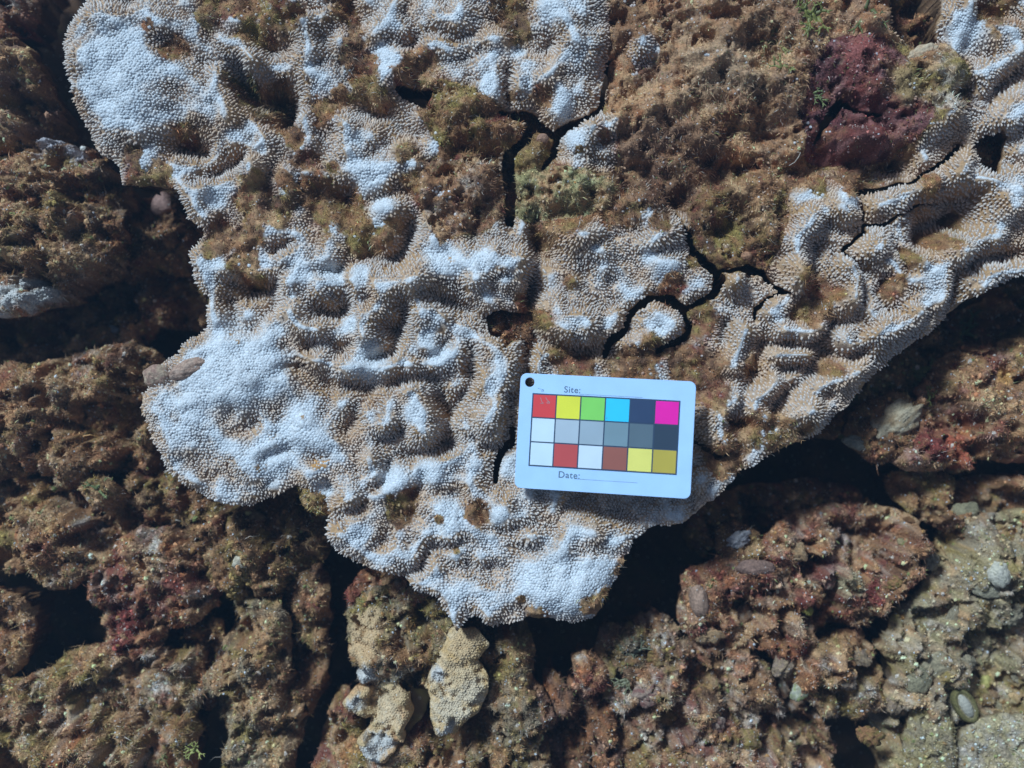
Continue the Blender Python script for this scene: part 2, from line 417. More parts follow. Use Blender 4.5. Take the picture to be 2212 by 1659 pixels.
# centre
r('11', 34, 22, (480, 130), (700, 90), (950, 60), (1160, 70)); r('11', 24, 18, (880, 180), (960, 300))
r('11', 14, -16, (540, 240), (680, 290), (820, 360)); r('11', 26, 20, (120, 150), (300, 190), (290, 320)); r('11', 13, -14, (430, 300), (400, 420), (300, 470))
r('11', 26, 15, (180, 450), (220, 570)); r('11', 12, -14, (60, 640), (230, 670), (340, 620)); r('11', 30, 15, (500, 250), (600, 400), (560, 540))
r('11', 20, 12, (700, 420), (830, 470)); r('11', 11, -12, (500, 640), (620, 650), (700, 560)); r('11', 22, 15, (740, 590), (735, 640), (500, 690), (250, 685), (40, 730))
r('11', 14, -13, (30, 830), (200, 850), (400, 800), (620, 790)); r('11', 26, 18, (960, 580), (1040, 700), (1140, 710)); r('11', 14, -22, (1230, 150), (1220, 300), (1215, 640), (1200, 760))
r('D', 15, -24, (1150, 500), (1160, 560), (1150, 640)); r('D', 13, -18, (1140, 740), (1132, 800)); r('11', 12, -10, (860, 600), (830, 760)); r('11', 27, 20, (500, 880), (510, 1000), (530, 1120), (590, 1150)); r('11', 16, -26, (640, 900), (700, 1010), (690, 1110), (640, 1200), (700, 1215))
r('11', 24, 14, (940, 810), (1040, 850)); r('11', 26, 18, (1010, 970), (930, 1060), (1010, 1150)); r('11', 13, -16, (870, 800), (780, 900), (720, 990)); r('11', 12, -16, (1090, 900), (1110, 1040), (1050, 1215), (940, 1230))
r('11', 24, 12, (230, 1050), (330, 1080)); r('11', 16, 10, (20, 930)); r('11', 12, -12, (90, 1050), (40, 1130)); r('11', 13, -13, (390, 1130), (290, 1180)); r('11', 18, -16, (440, 1290), (600, 1250), (740, 1170))
r('11', 30, 8, (120, 1500), (440, 1440), (640, 1400)); r('11', 18, 8, (860, 1380), (850, 1560)); r('11', 11, -9, (300, 1330), (270, 1450), (180, 1510))
r('11', 34, 22, (1430, 420), (1560, 430)); r('11', 15, -20, (1260, 520), (1400, 575), (1620, 620)); r('11', 10, 12, (1500, 170),); r('11', 22, 14, (1740, 60), (1700, 20)); r('11', 20, 14, (1770, 380), (1700, 500))
r('11', 17, 16, (2050, 390), (2130, 440), (2090, 520), (1960, 540), (1830, 600)); r('11', 20, 12, (2050, 70), (2120, 60)); r('11', 18, 10, (1880, 290), (1960, 230))
# left lobe
r('01', 80, 20, (1550, 700), (1500, 760)); r('01', 40, 8, (1300, 1150), (1600, 1250), (1900, 1150)); r('01', 60, 9, (1150, 1000),); r('01', 12, -13, (1930, 700), (2060, 800), (2130, 850))
r('01', 20, 13, (1290, 80), (1340, 260), (1400, 400)); r('01', 16, -22, (1480, 180), (1640, 220), (1760, 180)); r('01', 18, -16, (1480, 300), (1520, 470), (1640, 460), (1740, 320)); r('01', 13, -14, (2090, 110), (2190, 90))
r('01', 26, 15, (1900, 60), (1850, 200), (1890, 340)); r('01', 22, 14, (2050, 200), (2130, 170)); r('01', 13, -16, (2040, 330), (2110, 360), (2190, 330)); r('01', 14, 10, (1930, 480), (2070, 470)); r('01', 10, -13, (1970, 600), (2040, 620))
r('01', 18, 13, (1960, 660), (2050, 690)); r('01', 26, 9, (1950, 1100), (2150, 1220)); r('01', 14, -8, (1650, 1080), (1500, 1130)); r('01', 12, -7, (1500, 1000), (1450, 1060)); r('01', 22, -6, (1480, 1400), (1500, 1500)); r('01', 11, -8, (1850, 1240), (1700, 1300))
r('a', 22, 12, (1400, 1420), (1300, 1150)); r('a', 12, -12, (1250, 1290), (1350, 1270)); r('a', 14, -16, (1350, 940), (1550, 980), (1700, 850)); r('a', 10, -10, (1530, 1400), (1700, 1300)); r('a', 20, 12, (1850, 1200), (1880, 1000)); r('a', 14, -18, (1950, 1400), (2120, 1380), (2180, 1150)); r('a', 26, 10, (1700, 1450), (2100, 1500))
# upper left lobe
r('00', 95, 24, (760, 450), (850, 560)); r('00', 30, -6, (720, 690),); r('00', 24, 10, (600, 150), (800, 120)); r('00', 30, 10, (1300, 650), (1450, 800)); r('00', 16, -18, (1250, 1150), (1400, 1100), (1560, 1000)); r('00', 24, 12, (1230, 1200), (1350, 1380)); r('00', 18, 12, (1650, 1080), (1560, 1180)); r('00', 18, 12, (2000, 350), (1980, 480)); r('00', 20, 13, (2050, 130), (1960, 220))
r('00', 16, 12, (1500, 380), (1650, 400)); r('00', 16, 12, (1700, 850), (1720, 980)); r('00', 22, -14, (1850, 300), (1720, 330)); r('00', 20, 9, (950, 60), (1050, 150)); r('00', 14, -12, (850, 40), (800, 10)); r('00', 14, 12, (1960, 760), (2000, 900))
# top centre
r('10', 30, 16, (750, 140),); r('10', 34, 10, (330, 250), (330, 450)); r('10', 24, 12, (1010, 320), (960, 560), (1000, 660)); r('10', 11, -20, (1080, 470), (1085, 650)); r('10', 26, 15, (1340, 60), (1400, 100)); r('10', 30, 10, (1500, 250), (1560, 380), (1400, 450)); r('10', 20, 12, (1450, 600), (1380, 740))
r('10', 14, -10, (1150, 290), (1280, 330), (1380, 280)); r('10', 22, 8, (600, 320), (720, 420)); r('10', 14, -10, (880, 230), (740, 260), (640, 210)); r('10', 18, -9, (560, 230), (420, 290)); r('10', 24, 9, (1250, 520), (1150, 620))
r('10', 28, 17, (1550, 930), (1600, 880)); r('10', 18, 10, (1750, 800)); r('10', 22, 14, (1930, 330),)
# left of centre
r('10', 30, 16, (200, 1150), (330, 1100)); r('10', 26, 15, (300, 1320), (360, 1360)); r('10', 22, 13, (420, 980), (470, 1040)); r('10', 14, -16, (350, 1240), (200, 1290)); r('10', 18, -16, (50, 1250), (60, 1350)); r('10', 18, -14, (380, 820), (480, 860)); r('10', 15, 9, (60, 830), (50, 980)); r('10', 20, -14, (150, 700), (350, 740)); r('10', 12, -14, (440, 1430), (430, 1560), (350, 1640))
r('d', 22, 14, (1150, 1200), (1170, 1340)); r('d', 20, 13, (1780, 860), (1700, 900)); r('d', 20, 12, (1750, 1180),); r('d', 20, -13, (1850, 1350), (2000, 1050)); r('d', 18, 12, (300, 320), (350, 450)); r('d', 24, 12, (450, 1050), (600, 1080)); r('d', 15, -14, (550, 1260), (700, 1180)); r('d', 20, 10, (800, 1150), (1050, 1550))
r('10', 18, 9, (800, 1150), (950, 1130)); r('10', 22, 12, (900, 1250), (1000, 1350)); r('10', 18, -12, (760, 1300), (900, 1420)); r('10', 18, 12, (640, 1560), (620, 1450)); r('10', 28, 16, (1650, 1560), (1560, 1600)); r('10', 24, 16, (1480, 1500), (1560, 1520)); r('10', 18, 12, (1960, 1560), (2180, 1440))
# bottom
r('b', 20, 10, (480, 820), (380, 900)); r('b', 12, -10, (400, 1010), (560, 1000), (650, 900)); r('b', 11, -11, (900, 480), (900, 600), (780, 720)); r('b', 20, 10, (760, 440), (780, 560)); r('b', 30, 9, (900, 750), (1000, 600)); r('b', 22, 11, (1450, 900), (1550, 1050), (1550, 1200)); r('b', 20, 11, (1700, 1150), (1780, 1180)); r('b', 12, -13, (1350, 1330), (1580, 1350), (1680, 1280))
r('b', 24, 13, (2040, 900), (2060, 1080)); r('b', 11, -13, (1900, 950), (1950, 1130), (2080, 1180)); r('b', 22, 10, (1150, 1450), (950, 1400)); r('b', 10, -13, (1300, 1430), (1250, 1580)); r('b', 18, 8, (500, 1350), (350, 1200)); r('b', 12, -10, (880, 1280), (740, 1330)); r('b', 16, 8, (1900, 1350), (1900, 1500)); r('b', 14, -9, (1750, 1430), (1720, 1540)); r('b', 12, -10, (1260, 560), (1260, 700), (1150, 800))
r('b', 12, -7, (1350, 770), (1600, 790)); r('b', 12, -8, (1560, 520), (1720, 440))
r('12', 50, 14, (1300, 470), (1550, 520)); r('12', 18, 9, (600, 400), (500, 470)); r('12', 24, 9, (1000, 570), (900, 540)); r('12', 12, -8, (850, 350), (1050, 350)); r('12', 15, 10, (720, 680), (750, 720)); r('12', 12, 8, (880, 650), (960, 680)); r('12', 26, 9, (1500, 120), (1700, 140)); r('12', 20, 8, (1250, 170), (1420, 230)); r('12', 12, -8, (1190, 560), (1180, 640)); r('12', 14, -7, (1350, 190), (1250, 240)); r('12', 10, -9, (530, 350), (450, 400))
r('D', 36, -10, (1250, 1095), (1500, 1085))
# right colony: long diagonal ribs
r('21', 22, 15, (350, 80), (330, 180)); r('21', 24, 13, (740, 40), (720, 210)); r('21', 20, 12, (640, 290), (540, 350)); r('21', 18, 12, (1040, 80), (1100, 160), (1080, 300)); r('21', 16, 13, (880, 480), (780, 500), (660, 480)); r('21', 12, -17, (520, 560), (700, 570), (830, 590), (950, 500)); r('21', 18, 12, (620, 620), (800, 630)); r('21', 13, -16, (680, 730), (850, 700), (960, 560)); r('21', 14, 12, (1180, 380), (1060, 470), (980, 540)); r('21', 13, -14, (960, 420), (1080, 440), (1150, 400))
r('21', 18, 13, (1360, 420), (1240, 500), (1060, 600)); r('21', 14, 11, (1480, 400), (1300, 560), (1240, 600)); r('21', 11, -12, (1120, 520), (1200, 440)); r('21', 12, -14, (980, 620), (1080, 650), (1180, 600)); r('21', 16, 13, (1080, 740), (930, 820), (780, 960), (700, 1040)); r('21', 14, 10, (1180, 700), (1040, 830), (960, 920)); r('21', 12, -15, (860, 760), (700, 860), (620, 980)); r('21', 14, 12, (600, 810), (520, 900), (440, 960)); r('21', 12, -13, (520, 760), (420, 860), (390, 960)); r('21', 22, 12, (330, 900), (240, 1000), (220, 1100), (280, 1220))
r('21', 15, 11, (470, 1020), (550, 1030)); r('21', 14, -14, (330, 1060), (420, 1080)); r('21', 18, 11, (400, 480), (360, 600), (320, 700)); r('21', 13, -12, (300, 430), (300, 560)); r('21', 12, -12, (520, 620), (480, 740)); r('21', 20, 12, (880, 990), (800, 1040)); r('21', 14, -9, (900, 940), (960, 900))
r('e', 24, 15, (720, 520), (680, 640)); r('e', 20, 12, (560, 560), (380, 720), (300, 850)); r('e', 20, 13, (260, 1050), (280, 1200)); r('e', 12, -11, (480, 880), (460, 1080), (500, 1250)); r('e', 18, 13, (700, 1080), (760, 1160), (740, 1330)); r('e', 22, 15, (950, 880), (900, 960)); r('e', 18, 14, (1050, 530), (950, 560)); r('e', 14, 12, (1150, 620),); r('e', 18, 12, (1400, 400), (1300, 430)); r('e', 18, 12, (1700, 150), (1650, 300), (1800, 380)); r('e', 24, 14, (1950, 420), (2100, 520), (2050, 620)); r('e', 14, -18, (1500, 500), (1800, 440))
r('e', 22, 12, (1900, 850), (1700, 950), (1500, 980), (1300, 1050)); r('e', 26, 14, (1400, 1200), (1500, 1300), (1300, 1400)); r('e', 12, -14, (1050, 1150), (980, 1300), (1050, 1430)); r('e', 22, 11, (1150, 1200), (1080, 1320)); r('e', 14, -16, (1640, 1130), (1640, 1280), (1560, 1400)); r('e', 22, 14, (2150, 1080), (1900, 1150), (1750, 1250)); r('e', 18, -22, (2200, 960), (1900, 990), (1760, 1060)); r('e', 18, 9, (1250, 1000),); r('e', 26, -20, (1350, 850), (1450, 700), (1750, 640)); r('e', 12, -12, (1220, 1100), (1250, 980), (1150, 920)); r('e', 18, 10, (1000, 1480), (900, 1580)); r('e', 14, 8, (900, 1350), (870, 1500))
r('e', 15, 10, (1660, 1000), (1640, 920)); r('e', 20, 10, (1750, 1400), (1850, 1300)); r('e', 12, -10, (1600, 1450), (1750, 1330))
r('20', 30, 16, (2000, 200), (2150, 330)); r('20', 24, 13, (1800, 60), (1760, 200)); r('20', 16, -14, (2180, 450), (2050, 560), (2000, 640)); r('20', 22, 12, (1950, 500), (2100, 430)); r('20', 20, 12, (1750, 700), (1600, 850)); r('20', 20, -14, (1950, 60), (2100, 100)); r('20', 30, 14, (2200, 700), (2100, 760)); r('20', 14, -12, (1850, 560), (1760, 640))
# reef rock relief (upper right)
r('D', 60, 22, (1560, 150), (1640, 200)); r('D', 40, 14, (1420, 230), (1520, 300)); r('D', 34, 16, (1200, 410), (1240, 400)); r('D', 40, 16, (990, 240),); r('D', 30, 12, (960, 420), (1040, 400)); r('D', 30, 18, (1860, 130), (1880, 180)); r('D', 26, 14, (1840, 310), (1870, 300)); r('D', 40, 14, (2030, 150), (1990, 190)); r('D', 34, 12, (1640, 60), (1500, 30)); r('D', 30, 16, (1540, 440), (1640, 420), (1640, 520)); r('D', 16, 9, (1155, 325), (1150, 340)); r('D', 24, -14, (1590, 470), (1560, 500)); r('D', 26, 10, (1400, 400), (1440, 430))
r('D', 20, -9, (1310, 0), (1330, 60), (1322, 160)); r('D', 14, -12, (1500, 40), (1590, 45), (1640, 95))

# smooth white plates: the verrucae are low and fused there
SMOOTH = np.zeros_like(G.X)
for (x_, y_, r_) in [(521, 790, 95), (440, 850, 45), (650, 930, 60), (600, 985, 45), (270, 140, 60), (250, 220, 50), (1200, 1265, 75), (1290, 1270, 60), (800, 385, 34), (830, 445, 26), (960, 555, 40), (1040, 560, 24), (900, 890, 22), (800, 785, 40), (960, 765, 26), (1190, 25, 34), (1215, 235, 26), (1240, 300, 26), (1440, 590, 30),
                     (700, 1060, 24), (850, 1030, 34), (925, 1020, 30), (970, 1100, 30), (1070, 1110, 20), (1060, 190, 24), (830, 130, 30), (1425, 700, 24), (1100, 1010, 30), (2080, 80, 40), (1830, 430, 24), (1700, 930, 20), (1120, 110, 16), (470, 430, 22), (720, 590, 26), (760, 700, 20), (780, 590, 20), (1395, 560, 18)]:
    s = G.win(x_ - r_ * 2, y_ - r_ * 2, x_ + r_ * 2, y_ + r_ * 2)
    if s is not None: SMOOTH[s] = np.maximum(SMOOTH[s], 1.2 - np.hypot(G.X[s] - x_, G.Y[s] - y_) / r_ * .8)
S0 = np.clip(SMOOTH, 0, 1)
H = np.zeros_like(G.X)
for pts, wd, ht in R:
    if pts[0][0] > 1560: ht *= 1.35
    stroke(G, H, pts, wd * (.95 if ht > 0 else 1.0), ht * (1.9 if ht > 0 else 2.1))
lobe = np.exp(-(((G.X - 520) / 230) ** 2 + ((G.Y - 900) / 200) ** 2)) + np.exp(-(((G.X - 300) / 170) ** 2 + ((G.Y - 190) / 170) ** 2)) + np.exp(-(((G.X - 1180) / 200) ** 2 + ((G.Y - 1270) / 90) ** 2))
calm = 1 - .75 * np.clip(np.maximum(S0, lobe), 0, 1)
H = H + fbm(wx, wy, 90, 3, 2) * 12 + (np.abs(fbm(wx, wy, 66, 2, 6)) * 36 + np.abs(fbm(wx, wy, 34, 2, 3)) * 12 - 10) * calm
for pts, rad, dep in PITS: stroke(G, H, pts, rad, dep, 1.0)
H += -13 * (1 - sstep(0, 20, EDGE)) ** 2 - 6 * (1 - sstep(0, 60, EDGE))
H = boxb(H, 1, 1)
H += 2.6 * nodules(G.X, G.Y, 9, 2)
H += 5 * nodules(G.X + fbm(G.X, G.Y, 20, 2, 3) * 8, G.Y, 34, 1)

# ---- turf algae mask on the main mass
TB = P('D', (480, 20, ), )[:0]
BLOBS = [(470, 15, 50), (540, 25, 55), (610, 35, 45), (570, 70, 34), (745, 25, 36), (765, 95, 30), (775, 150, 44), (795, 185, 36), (700, 235, 34), (735, 205, 26), (820, 215, 26),
         (520, 190, 34), (590, 215, 45), (640, 305, 28), (660, 346, 32), (677, 405, 44), (555, 427, 46), (590, 458, 44), (707, 458, 46), (758, 470, 50), (829, 512, 30), (778, 529, 36), (545, 500, 36),
         (486, 520, 46), (460, 545, 22), (527, 560, 36), (540, 605, 24), (610, 270, 22), (905, 145, 40), (875, 175, 34), (1097, 15, 42), (1120, 60, 26), (1172, 205, 24), (1100, 210, 14),
         (885, 335, 22), (900, 400, 30), (845, 490, 22), (403, 288, 30), (286, 336, 24), (340, 372, 34), (300, 385, 30), (386, 108, 26), (330, 60, 16), (620, 395, 26), (720, 360, 14),
         (1456, 620, 34), (1440, 640, 20), (1519, 697, 40), (1519, 660, 26), (1500, 800, 60), (1480, 770, 40), (1530, 850, 40), (1771, 637, 40), (1731, 674, 34), (1740, 600, 24), (1923, 622, 26), (1603, 939, 44), (1560, 1000, 40), (1690, 945, 46),
         (1798, 802, 22), (1620, 792, 20), (1745, 366, 55), (1850, 372, 50), (1700, 350, 40), (1940, 330, 40), (1990, 240, 30), (1802, 637, 24), (864, 1098, 34), (884, 1074, 22), (1033, 1105, 26), (986, 1185, 12), (1271, 1305, 26), (1155, 1325, 26), (1127, 1294, 10),
         (1230, 470, 40), (1170, 500, 34), (1350, 450, 44), (1420, 480, 24), (1130, 650, 18), (1095, 700, 26), (1165, 690, 24), (1230, 610, 16), (1345, 1220, 26), (1310, 1280, 14), (950, 1120, 9), (2000, 400, 24), (2080, 470, 22), (1960, 560, 22), (2030, 520, 26), (1500, 565, 20),
         (1380, 800, 60), (1230, 785, 40), (2150, 30, 44), (1215, 1010, 9), (1300, 300, 16), (940, 255, 10), (1250, 330, 10)]
TM = np.zeros_like(G.X)
for (bx_, by_, br_) in BLOBS:
    s = G.win(bx_ - br_ * 2, by_ - br_ * 2, bx_ + br_ * 2, by_ + br_ * 2)
    if s is None: continue
    d_ = np.hypot(G.X[s] - bx_, G.Y[s] - by_)
    TM[s] = np.maximum(TM[s], 1.15 - d_ / (br_ * 1.12) * .75)
TM = TM + fbm(G.X, G.Y, 34, 5, 3, .6) * .6

# ---- label map of the main mass
LAB = {}
def region(name, poly):
    LAB[name] = poly_sdf(wx, wy, poly) > 0
region('upper_rock', [(1322, -300), (1925, -300), (1912, 30), (1925, 92), (1850, 78), (1790, 90), (1745, 150), (1735, 250), (1728, 350), (1660, 372), (1600, 372), (1520, 395), (1490, 450), (1420, 445), (1340, 430), (1330, 330), (1345, 270), (1312, 250), (1322, 120)])
region('maroon_rock', [(1745, 150), (1790, 90), (1850, 76), (1925, 92), (1950, 130), (1955, 190), (2010, 250), (1970, 310), (1900, 350), (1800, 352), (1740, 330), (1728, 250)])
region('olive_rock', [(1925, 92), (1985, 104), (2035, 94), (2060, 130), (2105, 190), (2080, 235), (2020, 255), (1955, 190), (1950, 130)])
region('dark_lump', [(1500, 440), (1530, 395), (1600, 368), (1670, 372), (1702, 420), (1690, 500), (1668, 560), (1640, 590), (1560, 590), (1512, 545), (1492, 500)])
region('reef_knob', [(905, 205), (960, 175), (1010, 190), (1060, 225), (1110, 245), (1130, 285), (1085, 330), (1030, 320), (980, 345), (930, 300)])
region('block', [(905, 350), (960, 345), (1020, 340), (1075, 345), (1090, 400), (1090, 470), (1040, 505), (990, 500), (955, 540), (935, 500), (905, 450)])
region('olive_block', [(1112, 375), (1170, 350), (1200, 362), (1260, 372), (1325, 400), (1325, 440), (1250, 470), (1180, 480), (1118, 470), (1108, 420)])
region('crumb_block', [(1108, 345), (1140, 310), (1150, 275), (1180, 278), (1192, 300), (1185, 350), (1150, 372), (1112, 372)])
region('top_coral', [(812, -300), (1322, -300), (1322, 120), (1312, 250), (1250, 262), (1200, 300), (1150, 250), (1090, 240), (1000, 190), (930, 190), (850, 225), (815, 190), (820, 100)])
region('left_lobe', [(100, -300), (250, -300), (300, 20), (360, 60), (430, 130), (490, 200), (545, 290), (520, 345), (440, 345), (400, 400), (380, 450), (200, 450), (60, 200)])
region('white_knob', [(1175, 380), (1175, 300), (1230, 262), (1290, 248), (1345, 262), (1350, 330), (1290, 372), (1200, 365)])
region('round_knob', [(1345, 110), (1355, 85), (1390, 72), (1425, 85), (1435, 120), (1420, 150), (1385, 165), (1355, 145)])
region('finger', [(1315, 770), (1300, 745), (1350, 690), (1400, 640), (1440, 648), (1485, 690), (1480, 740), (1440, 752), (1420, 775)])
region('right_coral', [(1556, 600), (1590, 570), (1660, 590), (1680, 540), (1700, 440), (1690, 380), (1720, 345), (1850, 352), (1960, 320), (2060, 240), (2600, 200), (2600, 700), (1800, 1100), (1570, 1110), (1500, 990), (1500, 900), (1560, 840), (1600, 780), (1560, 700), (1540, 650)])
region('corner_coral', [(2020, 60), (2030, -300), (2600, -300), (2600, 300), (2200, 420), (2130, 400), (2090, 340), (2070, 240), (2105, 190), (2060, 130), (2035, 94)])
order = ['top_coral', 'left_lobe', 'right_coral', 'corner_coral', 'white_knob', 'finger', 'upper_rock', 'olive_rock', 'maroon_rock', 'dark_lump', 'reef_knob', 'block', 'olive_block', 'crumb_block', 'round_knob']
lab = np.zeros(G.X.shape, np.int8)
for i, nme in enumerate(order): lab[LAB[nme]] = i + 1
ROCKY = {'upper_rock', 'olive_rock', 'maroon_rock', 'dark_lump', 'reef_knob', 'block', 'olive_block', 'crumb_block'}
rocky = np.zeros(G.X.shape, bool)
for i, nme in enumerate(order):
    if nme in ROCKY: rocky |= (lab == i + 1)
_rb = boxb(rocky.astype(np.float32), 6)
TURF = sstep(.40, .58, TM + sstep(.12, .6, _rb) * .75)
# islands of coral showing through the rock turf
TURF = np.where(rocky, np.maximum(TURF, sstep(-.52, -.40, fbm(G.X, G.Y, 24, 3, 5))), TURF)
rough = fbm(G.X, G.Y, 16, 4, 4, .6) * 6 + nodules(G.X, G.Y, 17, 2) * 6 + fbm(G.X, G.Y, 55, 2, 7) * 7
rough = rough + boxb(rocky.astype(np.float32), 4) * (fbm(G.X, G.Y, 60, 4, 1, .6) * 30 + nodules(G.X + fbm(G.X, G.Y, 20, 2, 3) * 8, G.Y, 38, 3) * 12 - 30 * sstep(.22, .5, fbm(G.X, G.Y, 34, 3, 6)))
soft = np.ones_like(G.X); soft[LAB['upper_rock']] = .85; soft[LAB['maroon_rock']] = .75; soft = boxb(soft, 3)
rough = rough * np.where(boxb(rocky.astype(np.float32), 4) > .3, soft, .6)
H = H + TURF * rough
print('relief', time.time() - T0)

def boxblur(F, r_, n=2):
    for _ in range(n):
        for ax in (0, 1):
            P_ = np.pad(F, [(r_ + 1, r_) if a == ax else (0, 0) for a in (0, 1)], mode='edge').cumsum(axis=ax, dtype=np.float64)
            F = ((P_[2 * r_ + 1:] - P_[:-2 * r_ - 1]) if ax == 0 else (P_[:, 2 * r_ + 1:] - P_[:, :-2 * r_ - 1])) / (2 * r_ + 1)
    return F.astype(np.float32)
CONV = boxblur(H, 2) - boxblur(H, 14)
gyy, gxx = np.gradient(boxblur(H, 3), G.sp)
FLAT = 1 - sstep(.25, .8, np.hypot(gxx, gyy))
# ---- colours of the main mass
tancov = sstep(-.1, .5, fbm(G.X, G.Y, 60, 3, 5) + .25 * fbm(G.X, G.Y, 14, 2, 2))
lap = H.copy()
for _ in range(6):
    lap[1:-1, 1:-1] = (lap[:-2, 1:-1] + lap[2:, 1:-1] + lap[1:-1, :-2] + lap[1:-1, 2:]) / 4
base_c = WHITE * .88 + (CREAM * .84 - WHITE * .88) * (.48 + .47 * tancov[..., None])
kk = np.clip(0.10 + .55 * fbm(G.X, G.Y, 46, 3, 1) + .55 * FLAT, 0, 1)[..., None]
skin_c = TAN + (CREAM * .9 - TAN) * kk          # tissue between the verrucae; paler lit tops and browner shaded flanks painted in
TURFPAL = {
    'default': [(BROWN, 1.0), (LTAN, .55), (OLIVE, .7), (DBROWN, .9), (MAROON, .25), (RUST, .15)],
    'upper_rock': [(c3(.38, .21, .12), 1.4), (LTAN, .9), (BROWN, .7), (RUST, .25)],
    'olive_rock': [(LTAN, 1.0), (OLIVE, .9), (PALE, .3), (BROWN, .4)],
    'maroon_rock': [(MAROON, 1.2), (c3(.10, .03, .03), 1.0), (c3(.32, .14, .12), .6), (BROWN, .4)],
    'dark_lump': [(BROWN, .8), (OLIVE, .8), (LTAN, .5), (MAROON, .35), (DBROWN, .7)],
    'reef_knob': [(BROWN, 1.0), (OLIVE, .6), (LTAN, .4), (MAROON, .5)],
    'block': [(BROWN, 1.0), (LTAN, .7), (DBROWN, .5), (MAROON, .3), (PALE, .1)],
    'olive_block': [(c3(.30, .24, .10), 1.0), (LTAN, .7), (BROWN, .6), (c3(.45, .45, .22), .25)],
    'crumb_block': [(c3(.30, .17, .07), 1.0), (ORANGE * .6, .4), (OLIVE, .5), (DBROWN, .5)]}
turf_c = palette(G.X, G.Y, TURFPAL['default'], 0)
for i, nme in enumerate(order):
    if nme in TURFPAL:
        pc = palette(G.X, G.Y, TURFPAL[nme], 2 + i)
        turf_c = np.where((lab == i + 1)[..., None], pc, turf_c)
for (x_, y_, r_, c_) in [(520, 165, 34, c3(.07, .075, .02)), (600, 215, 50, c3(.07, .05, .02)), (430, 320, 30, c3(.1, .06, .03)), (1440, 420, 95, c3(.15, .065, .035)), (1500, 330, 60, c3(.20, .09, .045)), (1560, 150, 90, c3(.46, .29, .17)), (1400, 300, 70, c3(.28, .14, .08)), (1360, 60, 60, c3(.26, .12, .055)), (1620, 60, 70, c3(.34, .18, .09)), (1940, 180, 50, c3(.36, .24, .1)), (1850, 300, 50, c3(.13, .035, .025)), (1855, 130, 45, c3(.34, .10, .08))]:  # first dark entries put the shade of the pits into the turf colour
    k_ = np.clip(sstep(.1, .8, 1 - np.hypot(G.X - x_, G.Y - y_) / (r_ * 1.5) + fbm(G.X, G.Y, 30, 4, 3) * .6), 0, 1)[..., None] * .8
    turf_c = turf_c * (1 - k_) + c_ * k_
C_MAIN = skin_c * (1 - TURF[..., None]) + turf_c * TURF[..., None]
SMOOTH = sstep(.08, 1.2, SMOOTH * 1.25 + fbm(G.X, G.Y, 30, 4, 2) * .45 + sstep(-10, 8, CONV) * (.2 + .8 * FLAT) * 1.0)  # convex flat tops whitened too, their lit tone put into the colour
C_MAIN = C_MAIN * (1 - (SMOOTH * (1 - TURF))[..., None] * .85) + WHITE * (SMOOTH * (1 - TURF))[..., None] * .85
SPOTS = [(688, 998, 16, ORANGE), (705, 1000, 12, ORANGE), (500, 720, 6, TAN), (745, 1142, 8, TAN), (1283, 1268, 6, ORANGE), (520, 740, 5, TAN), (660, 900, 8, TAN), (975, 565, 8, TAN), (566, 1010, 14, TAN), (590, 940, 10, TAN)]
for (x_, y_, r_, c_) in SPOTS:
    s = G.win(x_ - r_ * 2, y_ - r_ * 2, x_ + r_ * 2, y_ + r_ * 2)
    k = sstep(.2, .7, 1 - np.hypot(G.X[s] - x_, G.Y[s] - y_) / (r_ * 1.5) + fbm(G.X[s], G.Y[s], 8, 2, 1) * .4)[..., None]
    C_MAIN[s] = C_MAIN[s] * (1 - k) + c_ * k

NAMES = {
    'main': ('coral_colony', 'large pale coral colony under and around the colour chart, covered in tiny pale knobs', 'coral'),
    'top_coral': ('coral_colony', 'white knobbly coral plate at the top centre above the black crack', 'coral'),
    'left_lobe': ('coral_colony', 'smooth rounded white coral lobe at the upper left, with a dark pit low down', 'coral'),
    'right_coral': ('coral_colony', 'ribbed pale coral right of the chart, crossed by diagonal ridges and thin cracks', 'coral'),
    'corner_coral': ('coral_colony', 'bright white coral in the top right corner beside a round black hole', 'coral'),
    'white_knob': ('round_coral', 'white oval coral knob framed by the black crack below the top centre plate', 'coral'),
    'round_knob': ('round_coral', 'small round white coral knob set in the brown turf near the top', 'coral'),
    'finger': ('coral_finger', 'curled white coral finger ringed by a black crack just above the chart', 'coral'),
    'upper_rock': ('reef_rock', 'broad brown reef rock with fuzzy algae, upper right of the centre', 'rock'),
    'olive_rock': ('reef_rock', 'olive tan rock holding the cream shell near the top right', 'rock'),
    'maroon_rock': ('reef_rock', 'dark maroon rock with a black slit, near the top right', 'rock'),
    'dark_lump': ('reef_rock', 'round brown olive lump with a dark hollow, right of the crack above the chart', 'rock'),
    'reef_knob': ('reef_rock', 'brown and dull red knob of turf just under the top centre coral plate', 'rock'),
    'block': ('reef_rock', 'brown turf covered block left of the vertical black crack', 'rock'),
    'olive_block': ('reef_rock', 'pale olive block right of the vertical black crack', 'rock'),
    'crumb_block': ('reef_rock', 'small orange brown lump wedged in the fork of the black crack', 'rock')}
